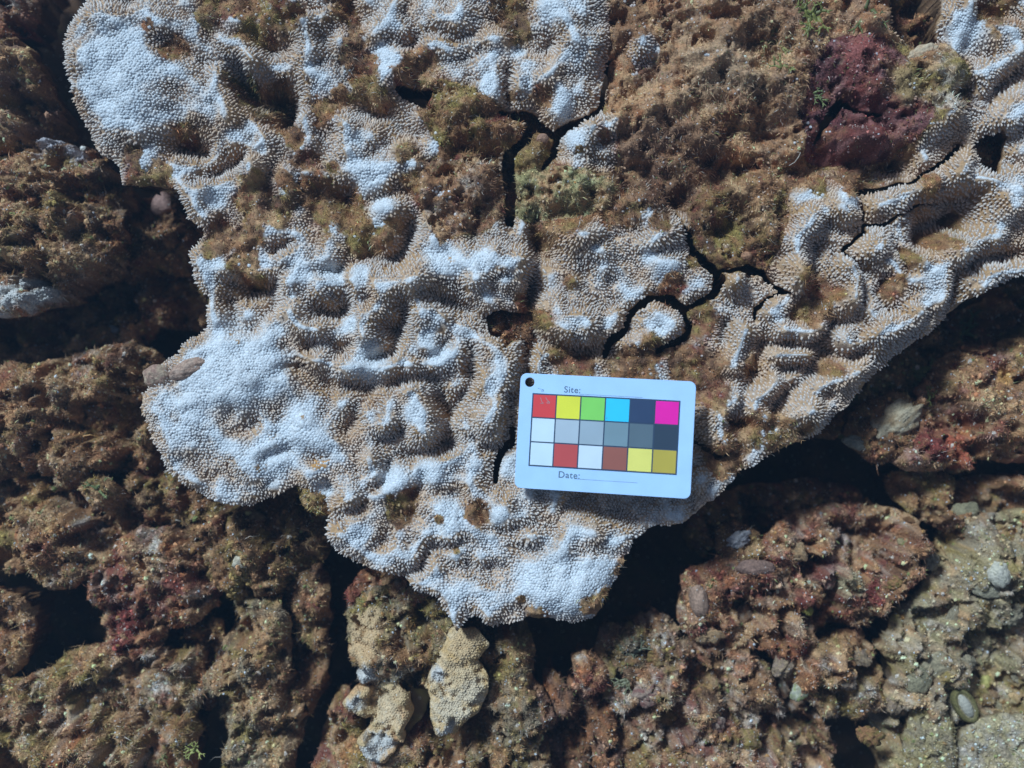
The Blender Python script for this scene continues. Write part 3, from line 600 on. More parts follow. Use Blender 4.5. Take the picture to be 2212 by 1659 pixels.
# verrucae positions: jittered hexagonal lattice
sp = 6.5
hx, hy = np.meshgrid(np.arange(-225, 2445, sp), np.arange(-185, 1425, sp * .866))
hx = hx + (np.arange(hx.shape[0]) % 2)[:, None] * sp * .5
hx = (hx + rs.normal(0, .17 * sp, hx.shape)).ravel(); hy = (hy + rs.normal(0, .17 * sp, hy.shape)).ravel()
hx += fbm(hx, hy, 60, 2, 1) * 7; hy += fbm(hx, hy, 60, 2, 3) * 7
ve = G.sample(EDGE, hx, hy); vt = G.sample(TURF, hx, hy)
ok = (ve > 1.0) & (vt + rs.normal(0, .22, len(hx)) < .62) & (rs.random(len(hx)) > .02) & (fbm(hx, hy, 20, 3, 7) < .56)
hx, hy, vt = hx[ok], hy[ok], vt[ok]
vl = lab[np.clip(((hy - G.y0) / G.sp).round().astype(int), 0, G.ny - 1), np.clip(((hx - G.x0) / G.sp).round().astype(int), 0, G.nx - 1)]
# turf positions
nT = 220000
tx = rs.uniform(-225, 2445, nT * 2); ty = rs.uniform(-185, 1300, nT * 2)
te = G.sample(EDGE, tx, ty); tt = G.sample(TURF, tx, ty)
ok = (te > .5) & (rs.random(len(tx)) < tt * .62)
tx, ty = tx[ok], ty[ok]
tl = lab[np.clip(((ty - G.y0) / G.sp).round().astype(int), 0, G.ny - 1), np.clip(((tx - G.x0) / G.sp).round().astype(int), 0, G.nx - 1)]
fuzz = sstep(.1, .5, fbm(tx, ty, 120, 2, 6) + .45 * np.exp(-((tx - 1450) ** 2 + (ty - 330) ** 2) / 160 ** 2) + .2)
def turf_colour(base, n):
    k = rs.lognormal(-.05, .45, n)[:, None]
    c = base * k * 1.15
    pick = rs.random(n)
    c = np.where((pick < .05)[:, None], PALE * rs.uniform(.7, 1.25, (n, 1)), c)  # pale share imitates bright sparkle by colour
    c = np.where(((pick > .05) & (pick < .10))[:, None], ORANGE * rs.uniform(.5, 1, (n, 1)), c)
    c = np.where(((pick > .10) & (pick < .14))[:, None], c3(.30, .30, .10) * rs.uniform(.6, 1.1, (n, 1)), c)
    return np.clip(c, .01, .8)
for i, nme in enumerate(['main'] + order):
    nm, lb, ct = NAMES[nme]
    m = (lab == i)
    md = m.copy()                    # grow one cell so that neighbours share their seam vertices
    md[1:, :] |= m[:-1, :]; md[:, 1:] |= m[:, :-1]; md[1:, 1:] |= m[:-1, :-1]
    keep = md & (EDGE > -1.5)
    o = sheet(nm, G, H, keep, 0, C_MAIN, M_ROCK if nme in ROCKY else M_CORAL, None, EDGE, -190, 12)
    if o is None: continue
    tag(o, lb, ct, 'coral colonies on the reef' if ct == 'coral' else 'turf covered rocks of the reef top')
    s = vl == i
    n = int(s.sum())
    if n > 10:
        x, y = hx[s], hy[s]
        sm = G.sample(SMOOTH, x, y)
        rad = sp * .50 * rs.uniform(.74, 1.2, n) * (1 + .22 * fbm(x, y, 90, 3, 4)) * (1 + .12 * sm)
        hg = (7.8 * rs.uniform(.75, 1.25, n)) * (1 - .72 * sm) * (1 + .35 * fbm(x, y, 50, 2, 3))
        hg = hg * (1 - .3 * G.sample(TURF, x, y))
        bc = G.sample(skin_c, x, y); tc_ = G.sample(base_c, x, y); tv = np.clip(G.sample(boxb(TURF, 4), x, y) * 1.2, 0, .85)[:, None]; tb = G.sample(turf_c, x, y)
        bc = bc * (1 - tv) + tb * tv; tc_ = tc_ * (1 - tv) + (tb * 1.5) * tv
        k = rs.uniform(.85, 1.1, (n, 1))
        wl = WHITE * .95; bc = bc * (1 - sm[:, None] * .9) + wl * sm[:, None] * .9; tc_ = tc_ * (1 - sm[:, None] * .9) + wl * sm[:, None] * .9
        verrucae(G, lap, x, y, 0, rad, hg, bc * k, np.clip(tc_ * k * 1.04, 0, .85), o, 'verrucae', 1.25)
    s = tl == i
    n = int(s.sum())
    if n > 20:
        x, y = tx[s], ty[s]
        L = 3.5 + fuzz[s] * 9 * rs.random(n) + rs.exponential(2.0, n)
        if nme == 'maroon_rock': L *= .7
        turf(G, H, x, y, 0, L, .42 + .5 * rs.random(n) ** 2, turf_colour(G.sample(turf_c, x, y), n), o)
    nc = int(n * .05)
    if nc > 10:
        j = rs.integers(0, n, nc); x, y = tx[s][j], ty[s][j]
        cc = turf_colour(G.sample(turf_c, x, y) * 1.5, nc)
        crumbs_and_glints(G, H, x, y, 0, rs.uniform(1.2, 3.6, nc), cc, o)
print('main', time.time() - T0)

# ================================================================== LOWER ROCKS
REG = [(G, H, 0, EDGE)]
def surf(x, y):
    best = None
    for (g, h, zb, d) in REG:
        if g.x0 < x < g.x0 + g.nx * g.sp and g.y0 < y < g.y0 + g.ny * g.sp:
            a = np.array([x], float); b = np.array([y], float)
            if g.sample(d, a, b)[0] > 2:
                z = float(g.sample(h, a, b)[0]) + zb
                best = z if best is None else max(best, z)
    return best
def rock(name, label, poly, zb, dome, pal, seed=0, strokes=(), sp_=4.0, lump=1.0, tdens=1.0, tlen=1.0, cat='rock', group=None, patches=(), edge=40, crumb=1.0, coral=None, holes=(), warp=7, deep=-170, mat=None, grow=9, hollow=1.0):
    xs = [p[0] for p in poly]; ys = [p[1] for p in poly]
    g = Grid(min(xs) - 30, min(ys) - 30, max(xs) + 30, max(ys) + 30, sp_)
    ux = g.X + fbm(g.X, g.Y, 40, 4, seed + 1) * warp * 1.6; uy = g.Y + fbm(g.X, g.Y, 40, 4, seed + 4) * warp * 1.6
    d = poly_sdf(ux, uy, poly) + grow
    for hp in holes: d = np.minimum(d, -poly_sdf(ux, uy, hp))
    h = dome * (1 - np.exp(-np.clip(d, 0, None) / edge)) - dome
    h += lump * (fbm(g.X, g.Y, 110, 3, seed + 2) * 62 + fbm(ux, uy, 44, 5, seed + 5, .6) * 34 + nodules(ux, uy, 34, seed) * 8 + nodules(g.X, g.Y, 14, seed + 1) * 8
                 + fbm(g.X, g.Y, 9, 2, seed + 3) * 2.4)
    pit = fbm(ux, uy, 26, 2, seed + 7); h -= lump * 40 * sstep(.2, .46, pit) + lump * hollow * 80 * sstep(.08, .34, fbm(ux, uy, 95, 3, seed + 3))
    for (pts, wd, ht) in strokes: stroke(g, h, pts, wd, ht)
    h -= 12 * (1 - sstep(0, 18, d)) ** 2
    REG.append((g, h, zb, d))
    C = palette(g.X, g.Y, pal, seed)
    cmask = np.zeros_like(g.X)
    for (px, py, pr, pc, *rest) in patches:
        k = sstep(.15, .6, 1 - np.hypot(g.X - px, (g.Y - py)) / (pr * 1.5) + fbm(g.X, g.Y, 20, 4, seed, .65) * .7)
        C = C * (1 - k[..., None]) + pc * k[..., None]
        if rest: cmask = np.maximum(cmask, k)
    if coral: cmask = np.maximum(cmask, sstep(-.5, -.2, fbm(g.X, g.Y, 30, 3, seed + 2)))
    o = sheet(name, g, h, d > -1.5, zb, C, mat or M_ROCK, None, d, deep, 14)
    tag(o, label, cat, group)
    area = float((d > 0).sum()) * sp_ * sp_
    n = int(area * .115 * tdens)
    x = rs.uniform(g.x0, g.x0 + g.nx * sp_, n * 3); y = rs.uniform(g.y0, g.y0 + g.ny * sp_, n * 3)
    k = (g.sample(d, x, y) > 1) & (g.sample(cmask, x, y) < .4) & (fbm(x, y, 40, 3, seed + 6) > -.35)
    x, y = x[k][:n], y[k][:n]; n = len(x)
    cc = turf_colour(g.sample(C, x, y), n)
    turf(g, h, x, y, zb, (4 + rs.exponential(3.0, n)) * tlen, .42 + .7 * rs.random(n) ** 2, cc, o)
    nc = int(area * .011 * crumb)
    if nc > 10:
        x = rs.uniform(g.x0, g.x0 + g.nx * sp_, nc * 3); y = rs.uniform(g.y0, g.y0 + g.ny * sp_, nc * 3)
        k = (g.sample(d, x, y) > 2) & (g.sample(cmask, x, y) < .4); x, y = x[k][:nc], y[k][:nc]; nc = len(x)
        cc = turf_colour(g.sample(C, x, y) * 1.4, nc); glint = rs.random(nc) < .13; cc[glint] = WHITE  # tiny white grains stand in for glints on the rock
        rd = rs.uniform(1.5, 5.5, nc) * rs.uniform(.7, 1.3, nc); rd[glint] *= .5
        crumbs_and_glints(g, h, x, y, zb, rd, cc, o)
    if cmask.max() > .3:
        s_ = 6.2
        a, b = np.meshgrid(np.arange(g.x0, g.x0 + g.nx * sp_, s_), np.arange(g.y0, g.y0 + g.ny * sp_, s_ * .866))
        a = (a + (np.arange(a.shape[0]) % 2)[:, None] * s_ / 2 + rs.normal(0, 1, a.shape)).ravel(); b = (b + rs.normal(0, 1, b.shape)).ravel()
        k = (g.sample(cmask, a, b) > .45) & (g.sample(d, a, b) > 2); a, b = a[k], b[k]
        if len(a) > 10:
            bc = g.sample(C, a, b)
            verrucae(g, h, a, b, zb, np.full(len(a), s_ * .4), rs.uniform(1.8, 3.6, len(a)), bc * .6, np.clip(bc * 1.1, 0, .8), o, 'verrucae', 1.0)
    return o, g, h

BP = [(BROWN, 1.0), (LTAN, .9), (DBROWN, .6), (OLIVE, .5), (RUST, .25), (MAROON, .15), (PALE, .12)]
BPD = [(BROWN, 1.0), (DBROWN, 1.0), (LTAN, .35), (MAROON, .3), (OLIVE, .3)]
BPO = [(LTAN, .9), (OLIVE, 1.1), (BROWN, .7), (RUST, .2), (PALE, .2), (MAROON, .15)]
BPM = [(MAROON, 1.0), (BROWN, .8), (LTAN, .4), (DBROWN, .5), (RUST, .3), (PALE, .12)]
BPS = [(SAND, 1.0), (GREY, .8), (OLIVE, .6), (LTAN, .5), (PALE, .25)]
BPR = [(BROWN, .9), (RUST, .45), (LTAN, .7), (MAROON, .5), (PINK, .2), (OLIVE, .2)]
RG = 'rocks around the coral'
WHITEP = c3(.60, .54, .48)
rock('boulder', 'brown boulder at the top left corner beyond the black gap', P('D', (-230, 70), (20, 62), (50, 90), (68, 140), (88, 185), (92, 240), (82, 285), (50, 300), (20, 318), (-230, 320)), -60, 46, [(BROWN, 1), (PINK * .6, .6), (LTAN, .6), (OLIVE, .3)], 1, group=RG, tdens=.6, cat='boulder', grow=0)
rock('boulder', 'dark reddish boulder cut off by the top left corner of the view', P('D', (-230, -190), (60, -190), (70, -20), (40, 50), (-40, 70), (-230, 80)), -130, 40, BPM, 2, group=RG, cat='boulder', tdens=.5)
rock('boulder', 'squarish tan brown boulder at the left edge with a white coral rim', P('D', (-230, 330), (0, 330), (40, 305), (70, 288), (120, 290), (185, 318), (222, 360), (240, 430), (246, 500), (240, 560), (208, 592), (150, 602), (128, 640), (104, 655), (50, 678), (-230, 690)), -50, 60, BP, 3, group=RG, cat='boulder', grow=0,
     patches=((80, 300, 24, c3(.50, .44, .44), 1), (140, 312, 20, c3(.50, .44, .44), 1), (30, 640, 34, WHITEP, 1), (70, 635, 24, WHITEP, 1), (-30, 650, 40, WHITEP, 1)), strokes=[(P('D', (215, 480), (150, 590)), 30, -14), (P('D', (30, 610), (110, 600)), 12, -20)])
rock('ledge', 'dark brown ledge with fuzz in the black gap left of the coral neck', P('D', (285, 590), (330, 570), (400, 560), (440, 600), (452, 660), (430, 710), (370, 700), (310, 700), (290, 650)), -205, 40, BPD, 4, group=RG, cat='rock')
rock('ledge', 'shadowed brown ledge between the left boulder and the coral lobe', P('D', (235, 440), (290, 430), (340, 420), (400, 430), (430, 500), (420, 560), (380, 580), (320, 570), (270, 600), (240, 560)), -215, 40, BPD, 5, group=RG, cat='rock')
rock('reef_slope', 'long tan brown slope of turf at the left edge under the black gap', P('D', (-230, 800), (0, 790), (70, 792), (140, 775), (200, 750), (250, 745), (305, 770), (318, 800), (300, 850), (312, 920), (290, 1000), (230, 1030), (120, 1060), (0, 1030), (-230, 1040)), -105, 70, BP, 6, group=RG, cat='rock', tdens=1.1,
     strokes=[(P('D', (260, 830), (240, 960)), 30, -20), (P('D', (90, 900), (160, 980)), 60, 18)])
rock('reef_slope', 'golden brown turf mound left of the lower coral lobe', P('D', (-230, 1045), (-20, 1040), (60, 1050), (150, 1030), (230, 1035), (262, 1090), (255, 1160), (225, 1215), (150, 1265), (95, 1270), (40, 1240), (-230, 1260)), -95, 62, BP + [(ORANGE * .8, .2)], 7, group=RG, cat='rock', strokes=[(P('D', (10, 1150), (30, 1230)), 26, -40)], tdens=1.1)
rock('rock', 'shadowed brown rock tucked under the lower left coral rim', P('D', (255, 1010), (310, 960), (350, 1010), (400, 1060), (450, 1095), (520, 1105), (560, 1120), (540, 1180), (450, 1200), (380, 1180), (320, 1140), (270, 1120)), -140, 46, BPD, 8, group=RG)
rock('rock', 'reddish brown rock bored by two small worm holes, lower left', P('D', (235, 1190), (290, 1150), (340, 1155), (385, 1175), (420, 1215), (450, 1260), (440, 1320), (400, 1350), (330, 1370), (300, 1420), (230, 1440), (190, 1400), (205, 1330), (165, 1310), (180, 1240)), -85, 60, BPM, 9, group=RG,
     patches=((245, 1355, 46, MAROON), (240, 1400, 30, MAROON), (330, 1180, 14, PALE)), strokes=[(P('02', (945, 205)), 4, -30), (P('02', (1018, 190)), 3.6, -30)])
rock('rock', 'dim brown rock between the coral rim and the lower black chasm', P('D', (470, 1120), (540, 1105), (600, 1085), (650, 1060), (700, 1110), (700, 1160), (690, 1210), (640, 1230), (600, 1280), (540, 1300), (480, 1290), (440, 1240), (430, 1170)), -105, 55, [(BROWN, 1), (DBROWN, .7), (OLIVE, .4), (LTAN, .4)], 10, group=RG)
rock('rock', 'upright grey olive slab of rock in the lower left', P('D', (490, 1310), (540, 1290), (590, 1300), (605, 1360), (600, 1440), (612, 1500), (640, 1560), (620, 1640), (600, 1860), (440, 1860), (470, 1640), (440, 1560), (430, 1480), (470, 1440), (480, 1380)), -80, 60, [(GREY * .8, 1.0), (BROWN, .8), (OLIVE, .6), (LTAN, .5)], 11, group=RG, edge=30)
rock('rock', 'dark brown column of turf beside the lower black chasm', P('D', (610, 1280), (680, 1230), (692, 1270), (700, 1320), (690, 1420), (676, 1520), (650, 1560), (628, 1500), (612, 1420), (600, 1340)), -120, 46, BPD, 12, group=RG)
rock('reef_slope', 'wide olive tan turf slope in the bottom left corner', P('D', (-230, 1520), (-20, 1500), (70, 1470), (120, 1440), (200, 1420), (260, 1440), (310, 1400), (330, 1430), (400, 1440), (420, 1500), (390, 1560), (400, 1640), (380, 1860), (-230, 1860)), -75, 66, BPO, 13, group=RG, cat='rock', tdens=1.3, tlen=1.3,
     patches=((305, 1430, 18, PALE * .9), (315, 1500, 12, PALE)), strokes=[(P('02', (820, 990)), 11, -60), (P('D', (70, 1520), (75, 1560)), 18, -20)])
rock('rock', 'small tan rock at the left edge beside a black hollow', P('D', (-230, 1270), (-20, 1280), (30, 1310), (52, 1370), (30, 1440), (-20, 1480), (-230, 1490)), -90, 50, BP + [(ORANGE, .3)], 14, group=RG)
rock('rock', 'narrow brown rock in the shaded strip between the two lower left slopes', P('D', (350, 1380), (420, 1350), (460, 1360), (470, 1420), (430, 1450), (440, 1520), (420, 1560), (395, 1500), (350, 1440)), -125, 40, BPD, 15, group=RG)
rock('turf_rock', 'brown turf covered rock wedged in the notch between two coral lobes', P('b', (-60, 700), (0, 620), (200, 560), (380, 530), (430, 450), (560, 480), (590, 620), (450, 720), (350, 800), (310, 920), (230, 1000), (130, 980), (0, 900)), -12, 24, [(BROWN, 1), (DBROWN, .8), (OLIVE, .6), (LTAN, .5)], 16, group=RG, sp_=3.0, lump=.6, edge=14, warp=3)
# bottom centre
rock('boulder', 'rounded olive grey boulder under the coral tip, tan coral on its left side', P('12', (20, 720), (80, 620), (200, 545), (330, 570), (480, 520), (620, 545), (700, 640), (760, 800), (700, 900), (640, 960), (600, 1080), (520, 1180), (380, 1220), (240, 1180), (150, 1120), (80, 1000), (50, 860)), -55, 60, [(GREY * .75, 1), (OLIVE, .8), (BROWN, .8)], 17, group=RG, cat='boulder',
     patches=(P('12', (150, 780))[0] + (40, c3(.62, .40, .21), 1), P('12', (120, 900))[0] + (26, c3(.62, .40, .21), 1), P('12', (160, 1060))[0] + (22, WHITEP, 1), P('12', (200, 680))[0] + (22, c3(.58, .38, .2), 1)), strokes=[(P('12', (590, 820)), 14, -40)], warp=4)
rock('encrusting_coral', 'golden tan crust of coral shaped like a comma, below the coral tip', P('12', (720, 790), (850, 780), (930, 860), (850, 960), (880, 1010), (930, 1080), (925, 1180), (870, 1280), (800, 1330), (720, 1450), (640, 1440), (600, 1340), (600, 1220), (560, 1150), (600, 1050), (640, 960), (690, 900)), -40, 12, [(c3(.62, .38, .16), 1), (c3(.70, .5, .3), .6)], 18, group='small tan coral crusts', cat='coral', coral=True, lump=.35, tdens=.2, crumb=.1, sp_=3.0, edge=14, warp=3,
     patches=tuple(P('12', q)[0] + (rr, cc, 1) for q, rr, cc in (((800, 850), 34, c3(.64, .42, .22)), ((720, 1000), 26, c3(.64, .42, .22)), ((780, 1120), 50, c3(.66, .46, .26)), ((700, 1280), 40, c3(.66, .50, .33)), ((640, 1050), 16, WHITEP), ((680, 1420), 16, WHITEP), ((860, 1180), 26, c3(.66, .50, .33)))))
rock('encrusting_coral', 'pale tan crust of coral with a white ragged foot and two small black holes', P('12', (230, 1170), (330, 1120), (420, 1200), (440, 1300), (380, 1400), (390, 1470), (280, 1600), (180, 1590), (130, 1490), (200, 1420), (210, 1340), (110, 1300), (40, 1250), (100, 1180)), -50, 10, [(c3(.60, .40, .2), 1), (LTAN, .8)], 19, group='small tan coral crusts', cat='coral', coral=True, lump=.4, tdens=.2, crumb=.1, sp_=3.0, edge=12, warp=3,
     patches=tuple(P('12', q)[0] + (rr, cc, 1) for q, rr, cc in (((300, 1200), 34, c3(.62, .42, .23)), ((300, 1320), 36, c3(.64, .46, .28)), ((200, 1540), 34, WHITEP), ((270, 1500), 26, WHITEP), ((90, 1250), 22, WHITEP))), strokes=[(P('12', (205, 1470)), 5, -40), (P('12', (272, 1470)), 6, -40)])
rock('rock', 'grey brown turf rock right of the golden coral crust', P('12', (880, 760), (1000, 720), (1120, 760), (1200, 850), (1240, 1000), (1210, 1150), (1260, 1300), (1320, 1420), (1340, 1560), (1330, 1860), (760, 1860), (780, 1500), (860, 1330), (950, 1200), (960, 1050), (900, 980)), -62, 50, [(GREY * .7, 1), (BROWN, 1.0), (OLIVE, .6), (LTAN, .3)], 20, group=RG, patches=(P('12', (1050, 800))[0] + (16, RUST), P('12', (1020, 1185))[0] + (14, LTAN)), strokes=[(P('12', (1005, 1185)), 5, -26)])
rock('rock', 'mottled olive rock at the bottom edge below the pale coral crust', P('12', (-160, 1600), (-40, 1250), (60, 1290), (120, 1480), (180, 1600), (300, 1610), (420, 1480), (520, 1420), (600, 1480), (700, 1500), (800, 1560), (800, 2240), (-160, 2240)), -85, 50, BPO + [(MAROON, .3)], 21, group=RG)
rock('rock', 'dark red rock peeking out under the coral edge, above the round boulder', P('12', (30, 560), (90, 470), (180, 400), (280, 370), (360, 400), (430, 490), (560, 470), (640, 540), (500, 580), (300, 620), (120, 660)), -80, 40, BPM, 22, group=RG, patches=(P('12', (340, 500))[0] + (9, PALE),), sp_=3.0)
for k_, (pl, lb_) in enumerate([
    (P('12', (1210, 1130), (1290, 1170), (1360, 1330), (1440, 1520), (1460, 1860), (1330, 1860), (1300, 1500), (1230, 1300)), 'leftmost of the fibrous brown rock ridges at the bottom, beside the grey rock'),
    (P('12', (1330, 1150), (1430, 1130), (1500, 1250), (1560, 1400), (1620, 1560), (1640, 1860), (1480, 1860), (1440, 1500), (1370, 1300)), 'middle one of the fibrous brown rock ridges at the bottom, with a rusty top'),
    (P('12', (1500, 1130), (1620, 1110), (1700, 1220), (1790, 1400), (1830, 1560), (1800, 1860), (1680, 1860), (1650, 1520), (1570, 1320)), 'rightmost of the fibrous brown rock ridges, below the red lump')]):
    rock('rock_ridge', lb_, pl, -80 - 12 * k_, 50, [(BROWN, 1), (c3(.25, .14, .1), .8), (DBROWN, .6), (RUST, .2)], 23 + k_, group='fibrous rock ridges at the bottom', edge=16)
rock('rock', 'dull red lump at the edge of the black chasm below the coral', P('12', (1530, 980), (1590, 940), (1660, 970), (1720, 1050), (1700, 1150), (1620, 1160), (1550, 1110)), -85, 36, BPM, 26, group=RG, lump=.4, edge=14, warp=3, sp_=3.0)
# bottom right rubble
rock('reef_rubble', 'nodular brown rubble rock in the lower right with two dark worm holes', P('22', (10, 620), (90, 500), (240, 420), (450, 350), (560, 200), (640, 90), (860, 20), (1100, -20), (1400, -10), (1560, 60), (1640, 240), (1600, 420), (1500, 520), (1380, 640), (1200, 800), (1000, 860), (900, 960), (700, 1000), (500, 920), (300, 900), (100, 860), (0, 740)), -105, 60, BPM + [(LTAN, .5)], 27, group=RG, lump=1.1, grow=0,
     strokes=[(P('22', (1080, 130), (1200, 150)), 15, -70), (P('22', (1150, 365)), 12, -50), (P('22', (450, 120), (900, 330)), 10, -16), (P('22', (940, 330), (800, 400)), 20, -40)], patches=(P('22', (1140, 235))[0] + (22, c3(.55, .38, .3)), P('22', (1220, 520))[0] + (30, MAROON), P('22', (1100, 450))[0] + (30, c3(.5, .36, .2))))
rock('reef_rubble', 'lumpy tan and maroon rubble at the bottom, right of the fibrous ridges', P('22', (-500, 900), (-420, 780), (-250, 800), (-150, 700), (-60, 740), (100, 870), (300, 920), (500, 940), (620, 1060), (680, 1150), (860, 1300), (960, 1420), (1050, 1560), (1020, 1860), (-240, 1860), (-360, 1560), (-420, 1300), (-520, 1100)), -90, 60, BP + [(MAROON, .4), (PALE, .3)], 28, group=RG, lump=1.15,
     strokes=[(P('22', (-420, 1560), (-300, 1330), (-220, 1260)), 14, -60), (P('22', (400, 1300), (460, 1500)), 10, -30), (P('22', (0, 1180), (400, 1190)), 9, -16), (P('22', (680, 740), (720, 790)), 10, -40)])
rock('reef_rubble', 'brown rubble lump with a small dark cave near the bottom right', P('22', (720, 1020), (900, 900), (1050, 850), (1240, 850), (1300, 980), (1350, 1120), (1360, 1280), (1250, 1340), (1100, 1360), (960, 1330), (860, 1240), (760, 1140)), -95, 46, BP, 29, group=RG, strokes=[(P('22', (1040, 1130), (1120, 1120)), 9, -40)], patches=(P('22', (1090, 1170))[0] + (14, ORANGE * .8),))
rock('sand_flat', 'pale grey olive bed of flat cobbled rock in the bottom right corner', P('22', (1340, 1300), (1440, 1000), (1330, 900), (1420, 720), (1560, 620), (1700, 420), (1800, 200), (1900, 60), (2600, 0), (2800, 300), (2800, 2240), (1330, 2240), (1380, 1600)), -125, 40, BPS + [(BROWN, .5), (DBROWN, .3)], 30, group=RG, cat='rock', lump=.85, tdens=.5, tlen=.8,
     strokes=[(P('22', (1880, 520), (2050, 550), (2212, 545)), 6, -22), (P('22', (1700, 1250), (1830, 1480)), 5, -12)])
rock('boulder', 'rust and maroon boulder at the right edge below the dark gap', P('21', (1400, 1290), (1520, 1200), (1590, 1100), (1570, 950), (1640, 850), (1750, 760), (1800, 660), (1950, 580), (2120, 600), (2212, 560), (2900, 540), (2900, 1290), (2212, 1330), (2050, 1320), (1880, 1400), (1700, 1380), (1500, 1360)), -85, 66, BPR, 31, group=RG, cat='boulder',
     patches=(P('21', (2100, 780))[0] + (16, ORANGE), P('21', (1650, 1220))[0] + (40, MAROON), P('21', (1850, 1250))[0] + (34, c3(.4, .1, .05))), strokes=[(P('21', (1880, 830), (2000, 860), (2080, 740)), 9, -30)])
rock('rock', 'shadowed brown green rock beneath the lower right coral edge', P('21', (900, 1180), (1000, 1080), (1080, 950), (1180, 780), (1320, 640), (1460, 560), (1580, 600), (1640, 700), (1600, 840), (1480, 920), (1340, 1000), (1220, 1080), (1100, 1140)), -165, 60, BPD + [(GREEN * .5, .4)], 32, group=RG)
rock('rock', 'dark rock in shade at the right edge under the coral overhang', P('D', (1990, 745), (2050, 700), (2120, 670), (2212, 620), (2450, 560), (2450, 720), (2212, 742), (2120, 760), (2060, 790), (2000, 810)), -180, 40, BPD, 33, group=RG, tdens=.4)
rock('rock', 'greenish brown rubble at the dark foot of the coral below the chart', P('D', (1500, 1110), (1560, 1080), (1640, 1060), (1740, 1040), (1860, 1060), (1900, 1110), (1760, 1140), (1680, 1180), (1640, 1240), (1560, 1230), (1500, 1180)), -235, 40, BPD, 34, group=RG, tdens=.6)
rock('rock', 'mossy brown rock beside the leafy algae in the lower centre', P('12', (1720, 1000), (1780, 860), (1880, 780), (2000, 800), (2090, 760), (2200, 820), (2190, 1000), (2140, 1150), (2020, 1220), (1940, 1330), (1840, 1350), (1760, 1220)), -98, 44, [(OLIVE, 1), (BROWN, .8), (GREY * .6, .6), (DBROWN, .4)], 35, group=RG)
rock('rock', 'tan rubble strip along the right edge under the rust boulder', P('D', (1940, 1040), (2010, 1010), (2100, 1060), (2180, 1040), (2450, 1020), (2450, 1180), (2160, 1180), (2060, 1150), (1980, 1110)), -165, 40, BP, 36, group=RG, tdens=.6)
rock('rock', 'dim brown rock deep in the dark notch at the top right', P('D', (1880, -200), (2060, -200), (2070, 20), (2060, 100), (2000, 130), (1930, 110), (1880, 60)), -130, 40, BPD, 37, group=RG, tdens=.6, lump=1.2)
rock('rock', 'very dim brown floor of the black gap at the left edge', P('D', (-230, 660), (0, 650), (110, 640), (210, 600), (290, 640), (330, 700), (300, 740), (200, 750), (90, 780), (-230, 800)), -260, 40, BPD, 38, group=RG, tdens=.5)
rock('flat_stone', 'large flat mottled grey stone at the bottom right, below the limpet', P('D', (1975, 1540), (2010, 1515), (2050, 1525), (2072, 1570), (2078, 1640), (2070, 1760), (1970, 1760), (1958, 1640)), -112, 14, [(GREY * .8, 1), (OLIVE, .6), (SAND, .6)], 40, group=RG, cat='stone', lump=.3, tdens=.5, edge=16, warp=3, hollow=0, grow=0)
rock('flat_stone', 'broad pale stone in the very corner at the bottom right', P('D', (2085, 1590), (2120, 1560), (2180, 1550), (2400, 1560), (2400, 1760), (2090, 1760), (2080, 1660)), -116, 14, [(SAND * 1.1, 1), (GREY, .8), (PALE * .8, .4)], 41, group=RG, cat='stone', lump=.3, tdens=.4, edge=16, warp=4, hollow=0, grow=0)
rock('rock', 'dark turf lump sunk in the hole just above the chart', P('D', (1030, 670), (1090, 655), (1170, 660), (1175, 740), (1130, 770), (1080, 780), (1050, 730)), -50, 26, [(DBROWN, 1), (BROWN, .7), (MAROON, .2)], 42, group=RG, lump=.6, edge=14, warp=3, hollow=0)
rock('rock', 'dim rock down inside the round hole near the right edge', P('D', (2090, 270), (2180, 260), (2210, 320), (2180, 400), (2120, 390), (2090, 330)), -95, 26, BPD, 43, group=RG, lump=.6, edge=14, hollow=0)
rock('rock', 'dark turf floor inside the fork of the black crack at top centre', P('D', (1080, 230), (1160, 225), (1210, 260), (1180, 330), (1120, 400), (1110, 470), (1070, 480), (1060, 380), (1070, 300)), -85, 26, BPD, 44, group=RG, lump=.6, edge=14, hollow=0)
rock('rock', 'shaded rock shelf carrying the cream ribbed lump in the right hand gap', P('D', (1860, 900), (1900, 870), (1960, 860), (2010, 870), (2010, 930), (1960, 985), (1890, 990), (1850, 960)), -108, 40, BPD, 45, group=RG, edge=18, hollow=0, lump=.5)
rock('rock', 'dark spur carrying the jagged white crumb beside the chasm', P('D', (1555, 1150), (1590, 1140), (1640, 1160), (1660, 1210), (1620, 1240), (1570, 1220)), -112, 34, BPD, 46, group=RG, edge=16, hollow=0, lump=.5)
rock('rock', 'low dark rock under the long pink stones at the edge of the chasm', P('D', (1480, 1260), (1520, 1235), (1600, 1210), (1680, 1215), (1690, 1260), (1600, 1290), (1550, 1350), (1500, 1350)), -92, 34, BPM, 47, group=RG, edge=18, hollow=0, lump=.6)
print('rocks', time.time() - T0)

# ================================================================== SEABED
gs = Grid(-900, -800, 3100, 2460, 16)
hs = fbm(gs.X, gs.Y, 300, 4, 3) * 40 + nodules(gs.X, gs.Y, 90, 1) * 30
Cs = palette(gs.X, gs.Y, [(DBROWN * .7, 1.3), (BROWN * .5, .7), (OLIVE * .4, .3)], 4)
sb = new_mesh('seabed', to_world(gs.X.ravel(), gs.Y.ravel(), (hs - 460).ravel(), -460), [(lambda I: np.stack([I[:-1, :-1].ravel(), I[1:, :-1].ravel(), I[1:, 1:].ravel(), I[:-1, 1:].ravel()], -1))(np.arange(gs.nx * gs.ny).reshape(gs.ny, gs.nx))], Cs.reshape(-1, 3), True, [M_ROCK])
tag(sb, 'dark brown sea floor deep in the gaps between the rocks', None, None, 'structure')

